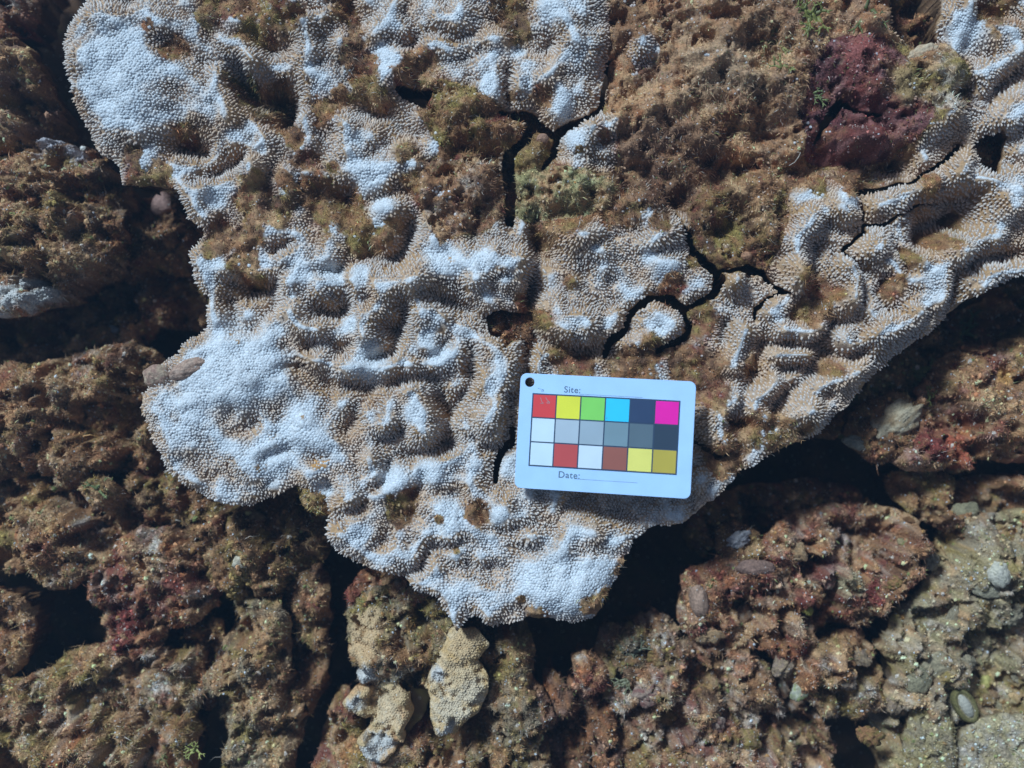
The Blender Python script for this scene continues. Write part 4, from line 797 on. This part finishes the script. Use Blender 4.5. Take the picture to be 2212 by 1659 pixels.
# ================================================================== STONES, SHELLS, SEAWEED
def blob(name, label, cat, x, y, z, rx, ry, rz, ang, colr, mat=None, amp=.12, sub=4, seed=0, group=None, col2=None, freq=2.2, ribs=0):
    me0 = bpy.data.meshes.new('tmp')
    import bmesh
    bm = bmesh.new(); bmesh.ops.create_icosphere(bm, subdivisions=sub, radius=1.0); bm.to_mesh(me0); bm.free()
    n = len(me0.vertices); V = np.zeros(n * 3, np.float32); me0.vertices.foreach_get('co', V); V = V.reshape(-1, 3)
    F = np.zeros(len(me0.polygons) * 3, np.int32); me0.polygons.foreach_get('vertices', F); F = F.reshape(-1, 3)
    bpy.data.meshes.remove(me0)
    q = V * freq + seed * 3.7
    nz = fbm(q[:, 0] + q[:, 2] * .7, q[:, 1] - q[:, 2] * .6, 1.0, 4, seed) * amp * 2
    R_ = V * (1 + nz[:, None])
    if ribs: R_ *= (1 + .07 * np.cos(np.arctan2(V[:, 1], V[:, 0] + .9) * ribs))[:, None]
    R_ = R_ * np.array([[rx, ry, rz]]); ca, sa = math.cos(ang), math.sin(ang)
    W = np.stack([R_[:, 0] * ca - R_[:, 1] * sa, R_[:, 0] * sa + R_[:, 1] * ca, R_[:, 2]], -1) * S
    zs_ = [q_ for q_ in (surf(x + a_, y + b_) for a_ in (-rx * .5, 0, rx * .5) for b_ in (-ry * .5, 0, ry * .5)) if q_ is not None]
    if zs_: z = float(np.mean(zs_)) + rz * .22
    base = to_world(np.array([x]), np.array([y]), np.array([z]), z)[0]
    t = sstep(-.4, .6, fbm(q[:, 0] * 1.7, q[:, 1] * 1.7 + q[:, 2], 1.0, 3, seed + 2))[:, None]
    C = colr * (1 - t) + (col2 if col2 is not None else colr * .7) * t
    o = new_mesh(name, W, [F], C, True, [mat or M_STONE]); o.location = base
    tag(o, label, cat, group)
    return o
blob('pink_stone', 'smooth pale pink stone deep in the gap under the upper left coral lobe', 'stone', 352, 440, -75, 32, 26, 18, .6, PINK * .8, seed=1, amp=.08)
blob('pebble', 'blue white pebble lying in the black gap at the left', 'pebble', 240, 712, -120, 20, 10, 9, -.2, c3(.36, .36, .36), seed=2, sub=3)
blob('encrusted_lump', 'pinkish brown sausage shaped lump resting on the left rim of the coral', 'lump', 432 - 25, 800 - 4, -2, 42, 19, 16, .45, c3(.40, .24, .17), M_ROCK, .14, 4, 3, col2=c3(.5, .34, .25))
blob('encrusted_lump', 'round pinkish lump at the outer left rim of the coral, beside the sausage shaped one', 'lump', 340, 812, -10, 30, 24, 18, .2, c3(.38, .22, .16), M_ROCK, .14, 4, 4, col2=c3(.46, .33, .22))
blob('bivalve_shell', 'cream shell lying on the olive rock near the top right corner', 'shell', 1994, 114, 18, 34, 17, 10, .36, c3(.62, .46, .30), None, .06, 4, 5, col2=c3(.5, .33, .2), ribs=14)
blob('ribbed_shell', 'large cream ribbed clam like lump in the dark gap on the right', 'shell', 1935, 912, -98, 64, 34, 26, .62, c3(.52, .40, .26), M_ROCK, .22, 4, 6, col2=c3(.34, .21, .11), ribs=22)
blob('pebble', 'grey green pebble below the cream ribbed lump', 'pebble', 1846, 955, -100, 30, 14, 12, -.3, c3(.30, .26, .19), M_ROCK, .2, 4, 7)
blob('pink_stone', 'long pale pink oval stone standing in the rubble below the chasm', 'stone', 1510, 1298, -85, 22, 36, 18, .1, c3(.42, .25, .17), M_ROCK, .12, 4, 8)
blob('pink_stone', 'flattened dusky pink stone right of the chasm, above the oval one', 'stone', 1632, 1227, -95, 40, 18, 14, 0, c3(.32, .18, .13), M_ROCK, .16, 4, 9)
blob('white_stone', 'bright white upright stone at the right edge of the bottom right bed', 'stone', 2160, 1241, -100, 24, 29, 16, .3, c3(.58, .50, .37), None, .14, 4, 10, col2=c3(.55, .47, .37))
blob('flat_stone', 'pale flat stone tucked under the white stone at the right edge', 'stone', 2132, 1268, -112, 44, 24, 10, -.15, c3(.42, .34, .22), M_ROCK, .16, 4, 11)
blob('round_stone', 'round tan stone in the bottom right bed, right of the ringed limpet', 'stone', 2172, 1516, -112, 24, 26, 12, 0, c3(.40, .31, .18), M_ROCK, .14, 4, 12)
blob('tan_stone', 'squarish tan stone above left of the ringed limpet', 'stone', 2024, 1440, -110, 36, 28, 14, .4, c3(.42, .32, .19), M_ROCK, .18, 4, 15)
blob('tan_stone', 'rounded grey tan stone just left of the squarish tan stone', 'stone', 1982, 1468, -112, 28, 32, 12, 0, c3(.36, .29, .17), M_ROCK, .18, 4, 16)
blob('yellow_flake', 'small bright yellow flake beside the ringed limpet', 'shell fragment', 2127, 1474, -105, 13, 20, 7, -.4, c3(.62, .50, .16), None, .25, 3, 17)
blob('blue_shell', 'pale blue green elongated shell in the bottom rubble', 'shell', 1730, 1490, -62, 18, 30, 12, -.55, c3(.46, .42, .30), None, .12, 4, 18, col2=c3(.36, .36, .12), ribs=10)
blob('green_nodule', 'little yellow green nodule in the middle of the lower right rubble', 'algae', 1744, 1318, -72, 11, 14, 9, .4, c3(.34, .29, .07), None, .2, 3, 19)
blob('white_crumb', 'jagged blue white coral crumb at the edge of the black chasm', 'coral fragment', 1593, 1166, -92, 26, 17, 11, .5, c3(.46, .40, .38), M_ROCK, .35, 4, 20, freq=3.5)
blob('white_crumb', 'small white coral crumb on the ridge above the worm hole', 'coral fragment', 1768, 1122, -60, 16, 14, 9, .2, c3(.55, .47, .42), M_ROCK, .35, 4, 21, freq=3.5)
blob('round_shell', 'small round cream shell on the dim rock lower left of the coral', 'shell', 518, 1214, -52, 17, 15, 11, .2, c3(.60, .50, .36), None, .15, 4, 22, col2=c3(.45, .35, .24))
blob('tan_lump', 'orange tan smooth lump just beneath the lower left coral rim', 'lump', 543, 1122, -50, 34, 22, 14, -.3, c3(.46, .29, .15), None, .12, 4, 23)
blob('orange_ball', 'tiny orange ball sponge wedged at the foot of the round olive lump', 'sponge', 1612, 553, -6, 12, 10, 10, 0, c3(.50, .24, .13), None, .06, 3, 24)
blob('orange_ball', 'tiny peach ball sponge on the lump in the crack fork', 'sponge', 1172, 300, 2, 13, 12, 10, 0, c3(.42, .22, .14), None, .06, 3, 25)
blob('tan_stone', 'blurred tan boulder top in the shade beyond the worm hole rock', 'stone', 2080, 1110, -120, 40, 26, 16, .3, c3(.35, .28, .16), M_ROCK, .14, 4, 26)
# encrusted stones of the rubble: cobbles one can count
cob = [(1530, 1370, 34, 24), (1600, 1330, 30, 22), (1690, 1440, 26, 34), (1510, 1500, 36, 22), (1540, 1560, 34, 24), (1610, 1600, 36, 28), (1740, 1590, 30, 22),
       (1700, 1360, 20, 16), (1830, 1470, 22, 26), (1860, 1420, 26, 18), (1420, 1420, 24, 22), (1400, 1500, 26, 30), (1440, 1550, 24, 20), (1790, 1250, 26, 18), (1720, 1190, 30, 22), (1960, 1180, 30, 24), (2010, 1210, 26, 18), (1940, 1260, 22, 16), (2060, 1340, 34, 20), 
       (2030, 1380, 24, 18), (2190, 1330, 30, 20), (2180, 1420, 24, 18), (2090, 1430, 20, 18), (1930, 1520, 24, 20), (1880, 1590, 30, 22), (2150, 1560, 18, 20), (2200, 1460, 22, 18)]
pals = [LTAN, c3(.42, .29, .20), c3(.46, .30, .17), BROWN * 1.3, c3(.44, .29, .21), OLIVE * 1.3, c3(.34, .14, .11)]
pnm = ['tan', 'dusky grey', 'sandy', 'brown', 'pinkish', 'olive', 'maroon']
marks = [('the oval pink stone', 1510, 1298), ('the flattened dusky pink stone', 1632, 1227), ('the pale blue green shell', 1730, 1490), ('the little yellow green nodule', 1744, 1318), ('the small dark cave', 1826, 1484),
         ('the larger worm hole', 1862, 1153), ('the ringed limpet', 2085, 1524), ('the upright white stone', 2160, 1241), ('the squarish tan stone', 2024, 1440), ('the red lump by the chasm', 1276, 1450),
         ('the bottom edge of the view', 1560, 1690), ('the round tan stone', 2172, 1516), ('the fibrous ridges', 1340, 1600)]
seen_lab = set()
for i, (x_, y_, a_, b_) in enumerate(cob):
    bed = x_ > 1950
    cn = 'pale' if bed and i % 2 else ('grey tan' if bed else pnm[i % 7])
    size = 'large ' if a_ * b_ > 950 else ('small ' if a_ * b_ < 460 else '')
    for nm_, mx_, my_ in sorted(marks, key=lambda m_: math.hypot(m_[1] - x_, m_[2] - y_)):
        dx_, dy_ = x_ - mx_, y_ - my_
        ang_ = math.degrees(math.atan2(dy_, dx_)) % 360
        rel = ['just right of', 'below and right of', 'just below', 'below and left of', 'just left of', 'above and left of', 'just above', 'above and right of'][int((ang_ + 22.5) // 45) % 8]
        if math.hypot(dx_, dy_) > 150: rel = rel.replace('just', 'well').replace('below and', 'far below and').replace('above and', 'far above and')
        lb = size + cn + (' cobble ' if bed else ' encrusted stone ') + rel + ' ' + nm_
        if lb not in seen_lab: break
    seen_lab.add(lb)
    cA = (SAND * 1.05 if i % 2 else c3(.42, .32, .2)) if bed else pals[i % 7]
    o = blob('rubble_stone', lb, 'stone', x_, y_, (-124 if bed else -91) + 4 * math.sin(i * 2.1), a_ * .85, b_ * .85, min(a_, b_) * .5, i * 1.3,
         cA * .8, M_ROCK, .34, 4, 30 + i, group='cobbles in the bottom right bed' if bed else 'encrusted stones of the lower right rubble', col2=cA * .55 if bed else pals[(i + 2) % 7] * .6, freq=2.6)
# ringed limpet
lx, ly = 2085, 1524
lz = max(surf(lx + a_, ly + b_) or -110 for a_ in (-20, 0, 20) for b_ in (-25, 0, 25)) + 3
lim = bpy.data.objects.new('limpet', None); col.objects.link(lim); lim.location = to_world(np.array([lx]), np.array([ly]), np.array([lz]), lz)[0]
lim.rotation_euler = (0, 0, -1.05 + .0)
tag(lim, 'oval limpet with an olive green ring and a shiny white centre', 'limpet')
def oval(nm, rings, colf, mat, parent):
    V = []; C = []; ns = 40
    for (a, b, z) in rings:
        for k in range(ns):
            t = 2 * math.pi * k / ns; wob = 1 + .03 * math.sin(5 * t + a)
            V.append((a * math.cos(t) * S * wob, b * math.sin(t) * S * wob, z * S)); C.append(colf(a))
    F = [(i * ns + k, i * ns + (k + 1) % ns, (i + 1) * ns + (k + 1) % ns, (i + 1) * ns + k) for i in range(len(rings) - 1) for k in range(ns)]
    V.append((0, 0, rings[-1][2] * S)); C.append(colf(0)); c = len(V) - 1; b0 = (len(rings) - 1) * ns
    T = [(b0 + k, b0 + (k + 1) % ns, c) for k in range(ns)]
    return new_mesh(nm, np.array(V), [np.array(F), np.array(T)], np.array(C), True, [mat], parent)
oval('mantle', [(44, 26, -8), (44, 25, 2), (40, 22, 7), (34, 17, 8), (30, 14, 4)], lambda a: c3(.19, .15, .055) if a > 33 else c3(.30, .23, .12), M_ROCK, lim)
oval('shell', [(30, 13, 3), (27, 11.5, 7), (20, 9, 11), (10, 5, 13)], lambda a: c3(.50, .43, .33), M_STONE, lim)

# worm tubes: little pale rings
def torus_ring(name, label, x, y, z, rad, thick, ht, colr, cat='worm tube', group=None):
    z_s = surf(x, y)
    if z_s is not None: z = z_s + ht * .5
    V = []; F = []; ns, nr = 20, 4
    prof = [(rad + thick, -ht), (rad + thick * .8, ht * .7), (rad, ht), (rad - thick * .5, ht * .6), (rad - thick * .5, -ht)]
    for j, (r_, z_) in enumerate(prof):
        for k in range(ns):
            t = 2 * math.pi * k / ns; wb = 1 + .08 * math.sin(3 * t + x)
            V.append((r_ * wb * math.cos(t) * S, r_ * wb * math.sin(t) * S * .85, z_ * S))
    F = [(j * ns + k, j * ns + (k + 1) % ns, (j + 1) * ns + (k + 1) % ns, (j + 1) * ns + k) for j in range(len(prof) - 1) for k in range(ns)]
    o = new_mesh(name, np.array(V), [np.array(F)], np.tile(colr, (len(V), 1)), True, [M_STONE]); o.location = to_world(np.array([x]), np.array([y]), np.array([z]), z)[0]
    return tag(o, label, cat, group)
def surf_z(g, h, zb, x, y): return float(g.sample(h, np.array([x]), np.array([y]))[0]) + zb
torus_ring('worm_tube', 'larger of two white rimmed worm tubes on the reddish rock, lower left', 317, 1177, -62, 8, 2.5, 5, LTAN)
torus_ring('worm_tube', 'smaller of two white rimmed worm tubes on the reddish rock, lower left', 342, 1170, -64, 5.5, 2.2, 5, LTAN)
torus_ring('worm_tube', 'tan worm tube mouth on the grey brown rock at the bottom', 1073, 1504, -42, 8, 3.5, 5, LTAN)
torus_ring('worm_tube', 'pale ring tube on the rubble beside the larger worm hole', 1856, 1229, -72, 12, 4, 4, LTAN * .8)
torus_ring('worm_tube', 'large white lipped burrow mouth in the bottom left turf slope', 282, 1437, -54, 16, 5, 6, LTAN * .95)

# green seaweed: branching flat blades
def seaweed(name, label, x, y, z, size, nbl, colr, seed, flat=.5):
    z_s = surf(x, y)
    if z_s is not None: z = z_s + 3
    q = random.Random(seed); V = []; F4 = []; F3 = []; C = []
    def blade(px, py, pz, an, L, wd, depth, up):
        wd *= 1.5; n = 4; pts = []
        for i in range(n + 1):
            wdt = wd * (1 - .45 * i / n); pts.append((px, py, pz, an, wdt))
            an += q.uniform(-.35, .35); px += math.cos(an) * L / n; py += math.sin(an) * L / n; pz += up * L / n * q.uniform(.2, 1.2) * (1 - i / n * .8)
        b = len(V)
        sh = q.uniform(.7, 1.3)
        for (a, b_, c, t, w_) in pts:
            for s_ in (-1, 1):
                V.append((a - math.sin(t) * w_ * s_, b_ + math.cos(t) * w_ * s_, c + s_ * w_ * .3)); C.append(colr * sh)
        for i in range(n): F4.append((b + 2 * i, b + 2 * i + 2, b + 2 * i + 3, b + 2 * i + 1))
        if depth > 0:
            for s_ in (-1, 1):
                blade(*pts[-1][:3], pts[-1][3] + s_ * q.uniform(.4, .8), L * q.uniform(.5, .75), wd * .42, depth - 1, up)
        else:
            V.append((px + math.cos(an) * wd, py + math.sin(an) * wd, pz)); C.append(colr * sh * 1.2); F3.append((b + 2 * n, len(V) - 1, b + 2 * n + 1))
    for k in range(nbl):
        blade(q.uniform(-.25, .25) * size, q.uniform(-.25, .25) * size, 0, q.uniform(0, 6.28), size * q.uniform(.3, .55), size * .07, 2, q.uniform(.2, flat + .4))
    o = new_mesh(name, np.array(V) * S, [np.array(F4), np.array(F3)], np.clip(np.array(C), 0, .8), True, [M_LEAF]); o.location = to_world(np.array([x]), np.array([y]), np.array([z]), z)[0]
    so = o.modifiers.new('thickness', 'SOLIDIFY'); so.thickness = .9 * S
    return tag(o, label, 'seaweed', 'tufts of green seaweed')
GW = c3(.20, .185, .045); GT = c3(.12, .30, .20)
seaweed('seaweed', 'largest green seaweed tuft, at the top edge above the maroon rock', 1755, 42, 18, 54, 9, GW, 1)
seaweed('seaweed', 'yellow green seaweed sprig on the brown rock left of the maroon rock', 1672, 88, 22, 44, 5, c3(.26, .22, .07), 2)
seaweed('seaweed', 'small olive seaweed sprig lying lowest on the broad brown rock', 1695, 148, 22, 32, 4, c3(.28, .26, .08), 3)
seaweed('seaweed', 'blue green seaweed tuft in the notch beside the maroon rock', 1758, 200, 10, 32, 5, c3(.17, .18, .06), 4)
seaweed('seaweed', 'dim green seaweed tuft at the top right before the dark gap', 1880, 25, 0, 46, 5, c3(.12, .12, .035), 5)
seaweed('seaweed', 'feathery green seaweed on the shaded rock right of the ribbed coral', 2002, 800, -70, 40, 8, c3(.14, .14, .035), 6)
seaweed('seaweed', 'green seaweed sprig just above the cream ribbed lump', 2010, 858, -75, 26, 4, c3(.15, .15, .035), 7)
seaweed('seaweed', 'pale green seaweed sprig on the turf left of the lower coral lobe', 214, 1060, -40, 34, 3, c3(.20, .22, .08), 8)
seaweed('seaweed', 'yellowish seaweed sprig on the brown turf slope at the bottom left', 330, 1655, -30, 44, 6, c3(.22, .19, .07), 9)
seaweed('seaweed', 'yellow seaweed wisps at the bottom edge left of the pale coral crust', 420, 1620, -50, 34, 5, c3(.32, .30, .08), 10)
seaweed('seaweed', 'faint green sprig on the dark ledge in the left gap', 358, 690, -75, 30, 4, c3(.13, .12, .035), 11)
seaweed('seaweed', 'grey green leafy algae cluster at the right of the black chasm', 1375, 1400, -70, 40, 6, c3(.18, .17, .10), 12, .2)
seaweed('seaweed', 'dull leafy algae lying below the grey green cluster', 1360, 1470, -75, 36, 6, c3(.19, .17, .09), 13, .2)
seaweed('seaweed', 'small green sprig on the dark shaded rock at the far right', 2095, 715, -115, 50, 5, c3(.10, .12, .035), 14)
# white thread on the upper rock
def thread(name, label, pts, z, wd, colr, cat):
    V = []; F = []
    for i, (x, y) in enumerate(pts):
        for k in range(5):
            t = 2 * math.pi * k / 5
            V.append(to_world(np.array([x + math.cos(t) * wd]), np.array([y + .5 * math.cos(t) * wd]), np.array([z + math.sin(t) * wd + 3 * math.sin(i)]), z)[0])
    F = [(i * 5 + k, i * 5 + (k + 1) % 5, (i + 1) * 5 + (k + 1) % 5, (i + 1) * 5 + k) for i in range(len(pts) - 1) for k in range(5)]
    return tag(new_mesh(name, np.array(V), [np.array(F)], np.tile(colr, (len(V), 1)), True, [M_STONE]), label, cat)
thread('white_thread', 'short white bristle at the lower tip of the brown rock beside the maroon rock', P('20', (775, 980), (760, 1010), (735, 1045), (700, 1065)), 22, 1.0, PALE * .8, 'bristle')

# ================================================================== COLOUR CHART CARD
def plain(name, c, rough=.45, spec=.4, scr=0.0):
    m = bpy.data.materials.new(name); m.use_nodes = True
    n = m.node_tree.nodes; l = m.node_tree.links; b = n['Principled BSDF']
    b.inputs['Roughness'].default_value = rough; b.inputs['Specular IOR Level'].default_value = spec
    tc = n.new('ShaderNodeTexCoord'); nz = n.new('ShaderNodeTexNoise'); nz.inputs['Scale'].default_value = 60; nz.inputs['Detail'].default_value = 5
    l.new(tc.outputs['Object'], nz.inputs['Vector'])
    mr = n.new('ShaderNodeMapRange'); mr.inputs[1].default_value = .3; mr.inputs[2].default_value = .7; mr.inputs[3].default_value = .94; mr.inputs[4].default_value = 1.03
    l.new(nz.outputs[0], mr.inputs[0])
    mx = n.new('ShaderNodeMix'); mx.data_type = 'RGBA'; mx.blend_type = 'MULTIPLY'; mx.inputs[0].default_value = 1
    mx.inputs[6].default_value = (*c, 1); l.new(mr.outputs[0], mx.inputs[7]); l.new(mx.outputs[2], b.inputs['Base Color'])
    return m
card = bpy.data.objects.new('colour_chart', None); col.objects.link(card)
tag(card, 'white plastic colour chart card with coloured squares, lying on the coral', 'colour chart')
def world_at(x, y, z): return Vector(to_world(np.array([x]), np.array([y]), np.array([z]), z)[0])
ZL, ZR, ZT, ZB = 22, 86, -5, 5
cTL = world_at(1127, 807.5, ZL + 22 + ZT); cTR = world_at(1502, 824, ZR + 12 + ZT); cBR = world_at(1492, 1078.5, ZR + 12 + ZB); cBL = world_at(1111, 1051.5, ZL + 22 + ZB)
cc_ = (cTL + cTR + cBR + cBL) / 4
ex = ((cTR - cTL) + (cBR - cBL)).normalized(); ey = ((cTL - cBL) + (cTR - cBR)); ey = (ey - ex * ey.dot(ex)).normalized(); ez = ex.cross(ey)
CW = ((cTR - cTL).length + (cBR - cBL).length) / 2; CH = ((cTL - cBL).length + (cTR - cBR).length) / 2
card.matrix_world = Matrix.Translation(cc_) @ Matrix((ex, ey, ez)).transposed().to_4x4()
def cl(u, v, z=0.0): return ((u - .5) * CW, (.5 - v) * CH, z)
TH = .0011
cu = bpy.data.curves.new('board', 'CURVE'); cu.dimensions = '2D'; cu.fill_mode = 'BOTH'; cu.extrude = TH / 2; cu.bevel_depth = .0002; cu.bevel_resolution = 2
def poly_spline(cu, pts):
    s_ = cu.splines.new('POLY'); s_.points.add(len(pts) - 1)
    for p_, (x_, y_) in zip(s_.points, pts): p_.co = (x_, y_, 0, 1)
    s_.use_cyclic_u = True
rr = .0042; o_pts = []
for (sx, sy, a0) in ((1, 1, 0), (-1, 1, 90), (-1, -1, 180), (1, -1, 270)):
    for k in range(9):
        t = math.radians(a0 + k * 90 / 8); o_pts.append((sx * (CW / 2 - rr) + rr * math.cos(t), sy * (CH / 2 - rr) + rr * math.sin(t)))
poly_spline(cu, o_pts)
hx_, hy_, _ = cl(.0535, .075); hr = .0034
poly_spline(cu, [(hx_ + hr * math.cos(-2 * math.pi * k / 28) * (1 + .04 * math.sin(3 * k)), hy_ + hr * math.sin(-2 * math.pi * k / 28)) for k in range(28)])
tmp = bpy.data.objects.new('tmp', cu); col.objects.link(tmp)
bpy.context.view_layer.update()
me = bpy.data.meshes.new_from_object(tmp.evaluated_get(bpy.context.evaluated_depsgraph_get()))
bpy.data.objects.remove(tmp); me.name = 'board'
board = bpy.data.objects.new('board', me); col.objects.link(board); board.parent = card
me.materials.clear(); me.materials.append(plain('white_plastic', (.47, .665, .93), .4, .35))
TOPZ = TH / 2 + .0002
INK = plain('dark_ink', (.030, .055, .10), .5)
def flat_poly(nm, pts, z, mat, th=.00006):
    n = len(pts); V = [(*p_, z) for p_ in pts] + [(*p_, z - th) for p_ in pts]
    me = bpy.data.meshes.new(nm)
    me.from_pydata(V, [], [list(range(n))[::-1] if sum((pts[i][0] * pts[(i + 1) % n][1] - pts[(i + 1) % n][0] * pts[i][1]) for i in range(n)) < 0 else list(range(n))] + [(i, (i + 1) % n, n + (i + 1) % n, n + i) for i in range(n)])
    me.materials.append(mat)
    o = bpy.data.objects.new(nm, me); col.objects.link(o); o.parent = card
    return o
def rect(nm, u0, v0, u1, v1, z, mat): 
    a = cl(u0, v0); b = cl(u1, v1)
    return flat_poly(nm, [(a[0], a[1]), (a[0], b[1]), (b[0], b[1]), (b[0], a[1])], z, mat)
U0, U1, V0, V1 = .073, .919, .168, .806
g_ = rect('grid_frame', U0, V0, U1, V1, TOPZ + .0001, INK); g_['label'] = 'dark blue black grid of lines round the squares'
sw = [('red', (.78, .06, .06)), ('yellow', (.84, .76, .055)), ('green', (.25, .66, .12)), ('light blue', (.035, .58, .85)), ('dark navy', (.030, .055, .115)), ('magenta', (.92, .012, .36)),
      ('off white', (.66, .75, .80)), ('lightest grey', (.46, .51, .55)), ('light grey', (.36, .42, .46)), ('mid grey', (.20, .28, .31)), ('dark grey', (.11, .15, .175)), ('charcoal', (.033, .052, .08)),
      ('white', (.66, .76, .82)), ('brick red', (.58, .08, .075)), ('white', (.68, .74, .80)), ('brown', (.34, .105, .075)), ('pale yellow', (.84, .72, .16)), ('mustard', (.52, .38, .06))]
lw = .0062; lh = lw * CW / CH
for i, (nm_, c_) in enumerate(sw):
    cx_, cy_ = i % 6, i // 6
    du = (U1 - U0) / 6; dv = (V1 - V0) / 3
    p_ = rect('colour_square', U0 + cx_ * du + lw * (1.3 if cx_ == 0 else .6), V0 + cy_ * dv + lh * (1.3 if cy_ == 0 else .6), U0 + (cx_ + 1) * du - lw * (1.3 if cx_ == 5 else .6), V0 + (cy_ + 1) * dv - lh * (1.3 if cy_ == 2 else .6), TOPZ + .0002, plain('ink_' + nm_.replace(' ', '_'), c_, .5, .3))
    p_['label'] = nm_ + ' square of the chart'
TXT = plain('grey_ink', (.10, .15, .19), .6)
def text(nm, s_, u, v, size):
    cu = bpy.data.curves.new(nm, 'FONT'); cu.body = s_; cu.size = size; cu.extrude = .00003; cu.space_character = 1.08; cu.offset = 0.00004
    t_ = bpy.data.objects.new('tmp', cu); col.objects.link(t_); bpy.context.view_layer.update()
    me = bpy.data.meshes.new_from_object(t_.evaluated_get(bpy.context.evaluated_depsgraph_get())); bpy.data.objects.remove(t_)
    me.materials.clear(); me.materials.append(TXT); me.name = nm
    o = bpy.data.objects.new(nm, me); col.objects.link(o); o.parent = card; o.location = (*cl(u, v)[:2], TOPZ + .00008)
    o['label'] = 'printed word ' + s_
    return o
text('printed_word', 'Site:', .254, .148, .0060)
text('printed_word', 'Date:', .247, .890, .0062)
def line(nm, pts, wd, mat, z):
    out = []; n = len(pts)
    P_ = [Vector(cl(*p_)[:2]) for p_ in pts]
    L_ = []; R2 = []
    for i in range(n):
        d_ = (P_[min(i + 1, n - 1)] - P_[max(i - 1, 0)]).normalized(); nn = Vector((-d_.y, d_.x)) * wd
        L_.append(P_[i] + nn); R2.append(P_[i] - nn)
    V = [(*p_, z) for p_ in L_ + R2]; F = [(i, i + n, i + 1 + n, i + 1) for i in range(n - 1)]
    me = bpy.data.meshes.new(nm); me.from_pydata(V, [], F); me.materials.append(mat)
    o = bpy.data.objects.new(nm, me); col.objects.link(o); o.parent = card; return o
line('write_in_line', [(.345, .157), (.704, .157)], .00009, TXT, TOPZ + .00008)
line('write_in_line', [(.342, .893), (.700, .893)], .00009, TXT, TOPZ + .00008)
q = line('pencil_scribble', [(.102, .123), (.113, .128), (.124, .131), (.136, .134), (.134, .15), (.127, .155), (.123, .147), (.128, .138), (.136, .137), (.137, .15)], .00009, TXT, TOPZ + .00008)
SCR = plain('scratch_grey', (.36, .30, .30), .6)
for sp__ in ([(.122, .205), (.127, .23), (.132, .245), (.142, .252), (.130, .255), (.122, .253)], [(.152, .20), (.156, .215), (.163, .225), (.170, .235), (.176, .252), (.165, .25), (.158, .247)], [(.160, .24), (.172, .237), (.178, .243)]):
    line('scratch', sp__, .00016, SCR, TOPZ + .0003)
line('speck', [(.508, .345), (.509, .352), (.5075, .358)], .00016, TXT, TOPZ + .0003)
print('done', time.time() - T0)
# ================================================================== THE WATER'S OWN BLUE HAZE
def box_mesh(nm, x0, y0, z0, x1, y1, z1):
    me = bpy.data.meshes.new(nm)
    me.from_pydata([(x, y, z) for z in (z0, z1) for y in (y0, y1) for x in (x0, x1)], [], [(0, 2, 3, 1), (4, 5, 7, 6), (0, 1, 5, 4), (1, 3, 7, 5), (3, 2, 6, 7), (2, 0, 4, 6)])
    o = bpy.data.objects.new(nm, me); col.objects.link(o); return o
hz = box_mesh('haze', -1.6, -1.6, -1.2, 1.6, 1.6, HC * S + .06)
hz['kind'] = 'stuff'
mh = bpy.data.materials.new('sea_water_haze'); mh.use_nodes = True; nh = mh.node_tree
nh.nodes.remove(nh.nodes['Principled BSDF'])
pv = nh.nodes.new('ShaderNodeVolumePrincipled'); pv.inputs['Density'].default_value = 0.065; pv.inputs['Color'].default_value = (.35, .62, .95, 1); pv.inputs['Anisotropy'].default_value = 0.3
nh.links.new(pv.outputs[0], nh.nodes['Material Output'].inputs['Volume']); hz.data.materials.append(mh)
